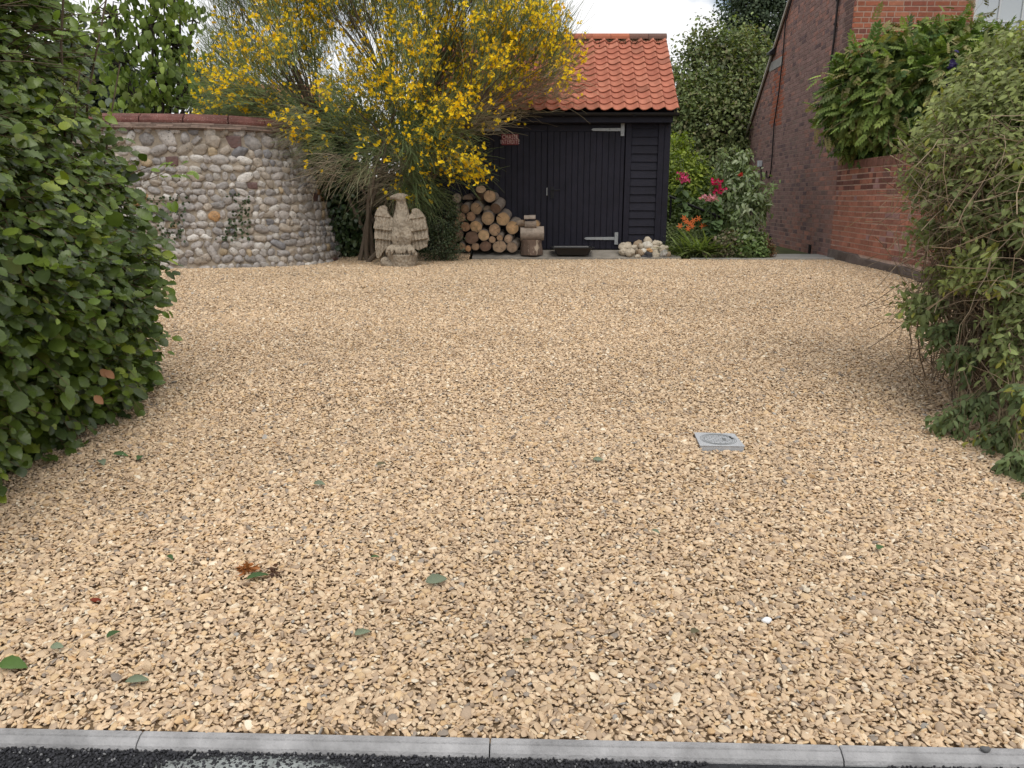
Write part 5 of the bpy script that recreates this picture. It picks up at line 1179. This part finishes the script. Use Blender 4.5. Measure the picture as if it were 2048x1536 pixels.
tree('tall_tree', 'tall darker tree rising behind the bushy olive one against the gable', 'tree', (9.6, 27, .5), [blob(1560, 40, 27, 76, 66), blob(1510, 20, 27, 50, 44), blob(1600, 90, 26.5, 60, 60), blob(1540, 90, 27, 50, 50), blob(1560, -40, 27, 90, 60), blob(1650, 20, 27, 60, 80), blob(1480, 60, 27.5, 22, 18)],
     3000, 14, .10, T_LEAF, [(.075, .105, .06), (.09, .12, .065), (.06, .085, .05)], .2, spread=.24)
HG = [(.16, .225, .05), (.19, .255, .06), (.13, .19, .045), (.23, .29, .07)]
lt = tree('judas_tree', 'young tree with hanging heart shaped green leaves just beyond the flint wall', 'tree', (-6.0, 13.4, .5), [blob(300, 50, 13.3, 42, 44), blob(245, 120, 13.3, 34, 40), blob(352, 95, 13.4, 26, 40), blob(335, 160, 13.2, 44, 40), blob(270, 190, 13.2, 44, 34), blob(300, -20, 13.3, 50, 34), blob(386, 40, 13.4, 14, 24, w=.5), blob(372, 190, 13.3, 24, 30), blob(225, 30, 13.3, 34, 40), blob(360, 10, 13.3, 26, 20, w=.6)],
     190, 7, .10, T_HEART, HG, .05, spread=.14, droop=1.6, up=.1, out=.35, bark=(.045, .035, .03))
b = MB(); limbs(b, (-6.0, 13.4, .5), np.array([at(x_, y_, 13.4) for x_, y_ in ((300, -30), (330, -30), (350, -20), (265, 0), (382, 90), (235, 90), (310, 100))]), .03, .008, (.04, .03, .025), .05, 6, 10, .05); b.build('stem', m_twig, lt)
GG = [(.10, .12, .07), (.13, .145, .085), (.08, .10, .06)]
tree('willow_bush', 'feathery grey green bush beyond the flint wall, left of the broom', 'bush', (-8.2, 18, .5), [blob(410, 190, 18, 34, 50), blob(450, 215, 18, 36, 34), blob(505, 215, 18, 40, 30), blob(560, 220, 18, 34, 28), blob(385, 160, 18, 26, 34)], 700, 10, .10, T_LONG, GG, .06, spread=.2)
tree('far_tree', 'distant blue green tree glimpsed between the left hedge and the heart leaved tree', 'tree', (-18, 34, .5), [blob(215, 190, 34, 50, 46), blob(180, 150, 34, 50, 60), blob(270, 215, 34, 40, 24)], 500, 10, .3, T_LEAF, [(.07, .09, .07), (.09, .11, .08)], .3, spread=.5)
tree('dark_bush', 'dark bushes low behind the broom, seen past the shed', 'bush', (-3.5, 20, .5), [blob(620, 240, 20, 50, 26), blob(690, 250, 20, 60, 36), blob(860, 260, 20, 80, 46), blob(960, 280, 20, 70, 80), blob(780, 300, 20, 40, 20)], 600, 10, .15, T_LEAF, [(.05, .07, .035), (.07, .09, .04)], .1, spread=.25)
# far house with an orange roof
fh = empty('far_house', (-13.5, 36, .5), 'far house with an orange tiled roof peeping over the flint wall', 'house')
A_, B_ = at(392, 196, 36), at(470, 196, 36); b = MB(); box(b, (A_[0], 36, .5), (B_[0] + 3, 42, A_[2] - .2)); b.build('wall', mat('pale_render', (.5, .47, .42), rough=.9, var=.1), fh)
b = MB(); x0, x1, z0, z1 = A_[0] - .3, B_[0] + 3.3, A_[2] - .3, at(392, 178, 36)[2] + .6
b.add([(x0, 35.6, z0), (x1, 35.6, z0), (x1, 39, z1), (x0 + 1, 39, z1), (x0, 42.4, z0), (x1, 42.4, z0)], [(0, 1, 2, 3), (3, 2, 5, 4), (0, 3, 4), (1, 5, 2)]); b.build('roof', mat('orange_tile', (.42, .19, .10), rough=.9, var=.35, vscale=3, bump=.5, bscale=8), fh)
b = MB(); box(b, (x0 + .8, 38, z1 - 1.2), (x0 + 1.5, 38.7, z1 + .5)); b.build('chimney', m_brick, fh)

# ------------------------------------------------------------------ border to the right of the shed
bu = empty('tall_grey_leaved_shrub', (3.75, 12.6, .5), 'tall shrub with soft grey green leaves leaning against the brick gable', 'shrub')
BB_ = [blob(1482, 325, 12.7, 16, 28), blob(1495, 362, 12.6, 26, 30), blob(1466, 390, 12.6, 22, 36), blob(1500, 415, 12.4, 32, 34), blob(1478, 450, 12.4, 26, 30), blob(1518, 400, 12.5, 16, 28), blob(1496, 470, 12.3, 26, 26), blob(1440, 312, 12.7, 7, 18), blob(1541, 375, 12.5, 6, 8), blob(1452, 345, 12.7, 13, 24)]
T_GL = strip(5, oval(.7, .21), .2, .4); BC_ = [(.24, .29, .17), (.20, .26, .12), (.30, .34, .22), (.18, .24, .10)]
BB_ = [(q[0], tuple(np.array(q[1]) * .85), q[2]) for q in BB_]
b = MB(); crown(b, BB_, 430, 6, .085, T_GL, BC_, spread=.055, droop=.6, up=.5, out=.7); crown(b, BB_, 140, 5, .07, T_GL, BC_[1:], spread=.07, shell=(.3, .8), droop=.5); b.build('foliage', m_leafm, bu, smooth=True)
b = MB(); tp_ = np.array([q[0] + (0, 0, q[1][2] * .7) for q in BB_]); limbs(b, np.array([3.75, 12.6, .48]) + rg.normal(0, .06, (len(tp_), 3)) * (1, 1, 0), tp_, .009, .003, (.14, .15, .08), .1, 5); b.build('stems', m_twig, bu)
b = MB(); c0 = at(1480, 348, 12.4); n = 12
for (x_, y_, c_) in ((1481, 348, (.5, .04, .03)),): leaves(b, at(x_, y_, 12.35) + rg.normal(0, .015, (n, 3)), rdir(n), rdir(n) + (0, -1, 0), .03, T_FLOWER, np.tile(c_, (n, 1)))
b.build('blossom', m_petal, bu)
def hollyhock(x, y0, y1, ybase, col, label, Y=12.75):
    t_ = empty('hollyhock', at(x, ybase, Y), label, 'flower', 'hollyhocks beside the shed'); top_, bs = at(x + 3, y0 - 26, Y), at(x, ybase, Y); b = MB(); limbs(b, bs, top_[None], .009, .004, (.10, .15, .06), 0, 6, 8, .02)
    P = np.stack([np.linspace(bs[i], top_[i], 9) for i in range(3)], 1); n = 34; tt = rg.uniform(0, .75, n); Q = bs + (top_ - bs) * tt[:, None]; leaves(b, Q, rdir(n) * (1, 1, .3) + (0, 0, -.1), np.tile([0, -.3, 1.], (n, 1)) + rdir(n) * .3, .14, T_HEART, np.tile([.09, .14, .055], (n, 1)) * rg.uniform(.7, 1.3, (n, 1)))
    bdn = 14; Q = at(x, y0 - 12, Y) + rg.normal(0, 1, (bdn, 3)) * (.02, .02, .10); v, f = ICO1
    for q in Q: b.add(v * .014 + q, f, (.16, .20, .09))
    b.build('stem', m_leafm, t_); b = MB(); n = 34; zz = rg.uniform(0, 1, n); A, B = at(x, y0, Y), at(x + 2, y1, Y); Q = A + (B - A) * zz[:, None] + rg.normal(0, 1, (n, 3)) * (.05, .04, .015)
    leaves(b, Q, rdir(n) * (1, .4, 1), rdir(n) * .4 + (0, -1, .1), rg.uniform(.030, .044, n), T_FLOWER, np.array(col) * rg.uniform(.75, 1.25, (n, 1))); b.build('flower_spike', m_petal, t_)
hollyhock(1364, 345, 364, 500, (.62, .09, .22), 'pink hollyhock closest to the shed corner')
hollyhock(1432, 356, 386, 505, (.55, .02, .11), 'deep crimson hollyhock spike against the grey leaved shrub', 12.3)
hollyhock(1420, 392, 402, 505, (.70, .32, .40), 'pale pink hollyhock just below left of the crimson one', 12.3)
dlp = empty('day_lily', (3.0, 12.5, .5), 'clump of orange day lilies with arching strap leaves beside the shed', 'flower')
b = MB(); n = 260; bs = np.array([2.98, 12.28, .48]) + rg.normal(0, 1, (n, 3)) * (.16, .06, .0); D = nrm(np.stack([rg.normal(0, .6, n), rg.normal(-.15, .4, n), np.full(n, 1.)], 1)); leaves(b, bs, D, D * (1, 1, -.3) * -1 + (0, 0, .5), rg.uniform(.32, .58, n), T_BLADE, np.array([.20, .26, .085]) * rg.uniform(.7, 1.35, (n, 1)))
b.build('foliage', m_leafm, dlp, smooth=True); b = MB(); sb_ = MB()
for (x_, y_) in ((1372, 443), (1384, 452), (1379, 446), (1397, 437), (1376, 457), (1387, 441), (1409, 451), (1360, 452), (1405, 452), (1368, 436)):
    q = at(x_, y_, 12.4); leaves(b, np.tile(q, (6, 1)), nrm(np.c_[np.cos(np.arange(6) * 1.05), -.4 * np.ones(6), np.sin(np.arange(6) * 1.05)]), np.tile([0, -1., .2], (6, 1)), .052, T_LONG, np.tile([.72, .17, .045], (6, 1)) * rg.uniform(.85, 1.15, (6, 1))); limbs(sb_, (3.0 + random.uniform(-.1, .1), 12.45, .5), q[None], .005, .003, (.12, .16, .05), .1, 4, 6, .01)
b.build('flowers', m_petal, dlp); sb_.build('stems', m_twig, dlp)
def lowplant(name, label, bl, ncl, size, T, cols, cat='plant', per=8, base=None, **kw):
    c0 = bl[0][0]; t_ = empty(name, base or (c0[0], c0[1], .5), label, cat); b = MB(); crown(b, bl, ncl, per, size, T, cols, **kw); crown(b, bl, ncl // 2, per, size, T, cols, shell=(.3, .7), **kw); b.build('foliage', m_leafm, t_, smooth=True)
    b = MB(); limbs(b, np.array(t_.location[:]), np.array([q[0] for q in bl]), .008, .003, (.13, .12, .06), .1, 4); b.build('stems', m_twig, t_)
lowplant('golden_shrub', 'bright yellow green shrub behind the shed corner', [blob(1365, 345, 14.6, 34, 36), blob(1385, 370, 14.5, 30, 30), blob(1352, 390, 14.4, 30, 40), blob(1360, 285, 16, 12, 12)], 520, .07, T_LEAF, [(.24, .30, .05), (.30, .36, .06), (.16, .22, .045)], 'shrub', spread=.08)
lowplant('green_shrub', 'mid green shrub low behind the hollyhocks', [blob(1375, 425, 13.8, 40, 34), blob(1420, 440, 13.7, 40, 34), blob(1350, 460, 13.4, 24, 30), blob(1440, 400, 14, 30, 50)], 620, .07, T_LEAF, [(.10, .15, .05), (.14, .19, .065), (.08, .12, .04)], 'shrub', spread=.09)
lowplant('border_herbs', 'fine leaved green herbs edging the bed next to the flint heap', [blob(1352, 480, 12.7, 26, 24), blob(1365, 503, 12.35, 26, 15), blob(1400, 508, 12.2, 30, 11), blob(1338, 470, 12.9, 14, 24), blob(1410, 485, 12.7, 40, 24)], 620, .035, T_LEAF, [(.15, .19, .075), (.19, .23, .10), (.12, .15, .065)], per=9, spread=.05)
lowplant('bronze_cranesbill', 'bronze tinted low plant in the middle of the border', [blob(1450, 490, 12.25, 28, 24), blob(1435, 508, 12.15, 24, 11), blob(1470, 508, 12.15, 26, 11)], 420, .036, T_HEART, [(.20, .17, .11), (.16, .16, .09), (.24, .19, .14), (.12, .16, .06)], per=8, spread=.05)
lowplant('nettle_clump', 'fresh green clump at the foot of the tall grey leaved shrub', [blob(1500, 505, 12.15, 30, 16), blob(1480, 490, 12.2, 20, 20), blob(1515, 490, 12.25, 16, 24)], 300, .055, T_LEAF, [(.14, .21, .07), (.18, .24, .09)], spread=.05)
lowplant('dried_hydrangea', 'dry brown seed heads at the corner of the path', [blob(1532, 497, 12.25, 12, 14), blob(1535, 510, 12.2, 12, 8)], 130, .03, T_SMALL, [(.28, .16, .10), (.20, .12, .08)], spread=.03)
b = MB(); tubes(b, [[at(1338, 392, 13.2), at(1380, 410, 13.2), at(1425, 428, 13.2), at(1440, 434, 13.2)]], .022, 8, caps=True); rl = empty('handrail', (3.0, 13.2, .5), 'black sloping handrail behind the hollyhocks', 'handrail'); b.build('rail', m_iron, rl)
b = MB(); 
for (x_, y_) in ((1342, 394), (1430, 430)): q = at(x_, y_, 13.2); tubes(b, [[(q[0], 13.2, .45), tuple(q)]], .018, 8)
b.build('posts', m_iron, rl)
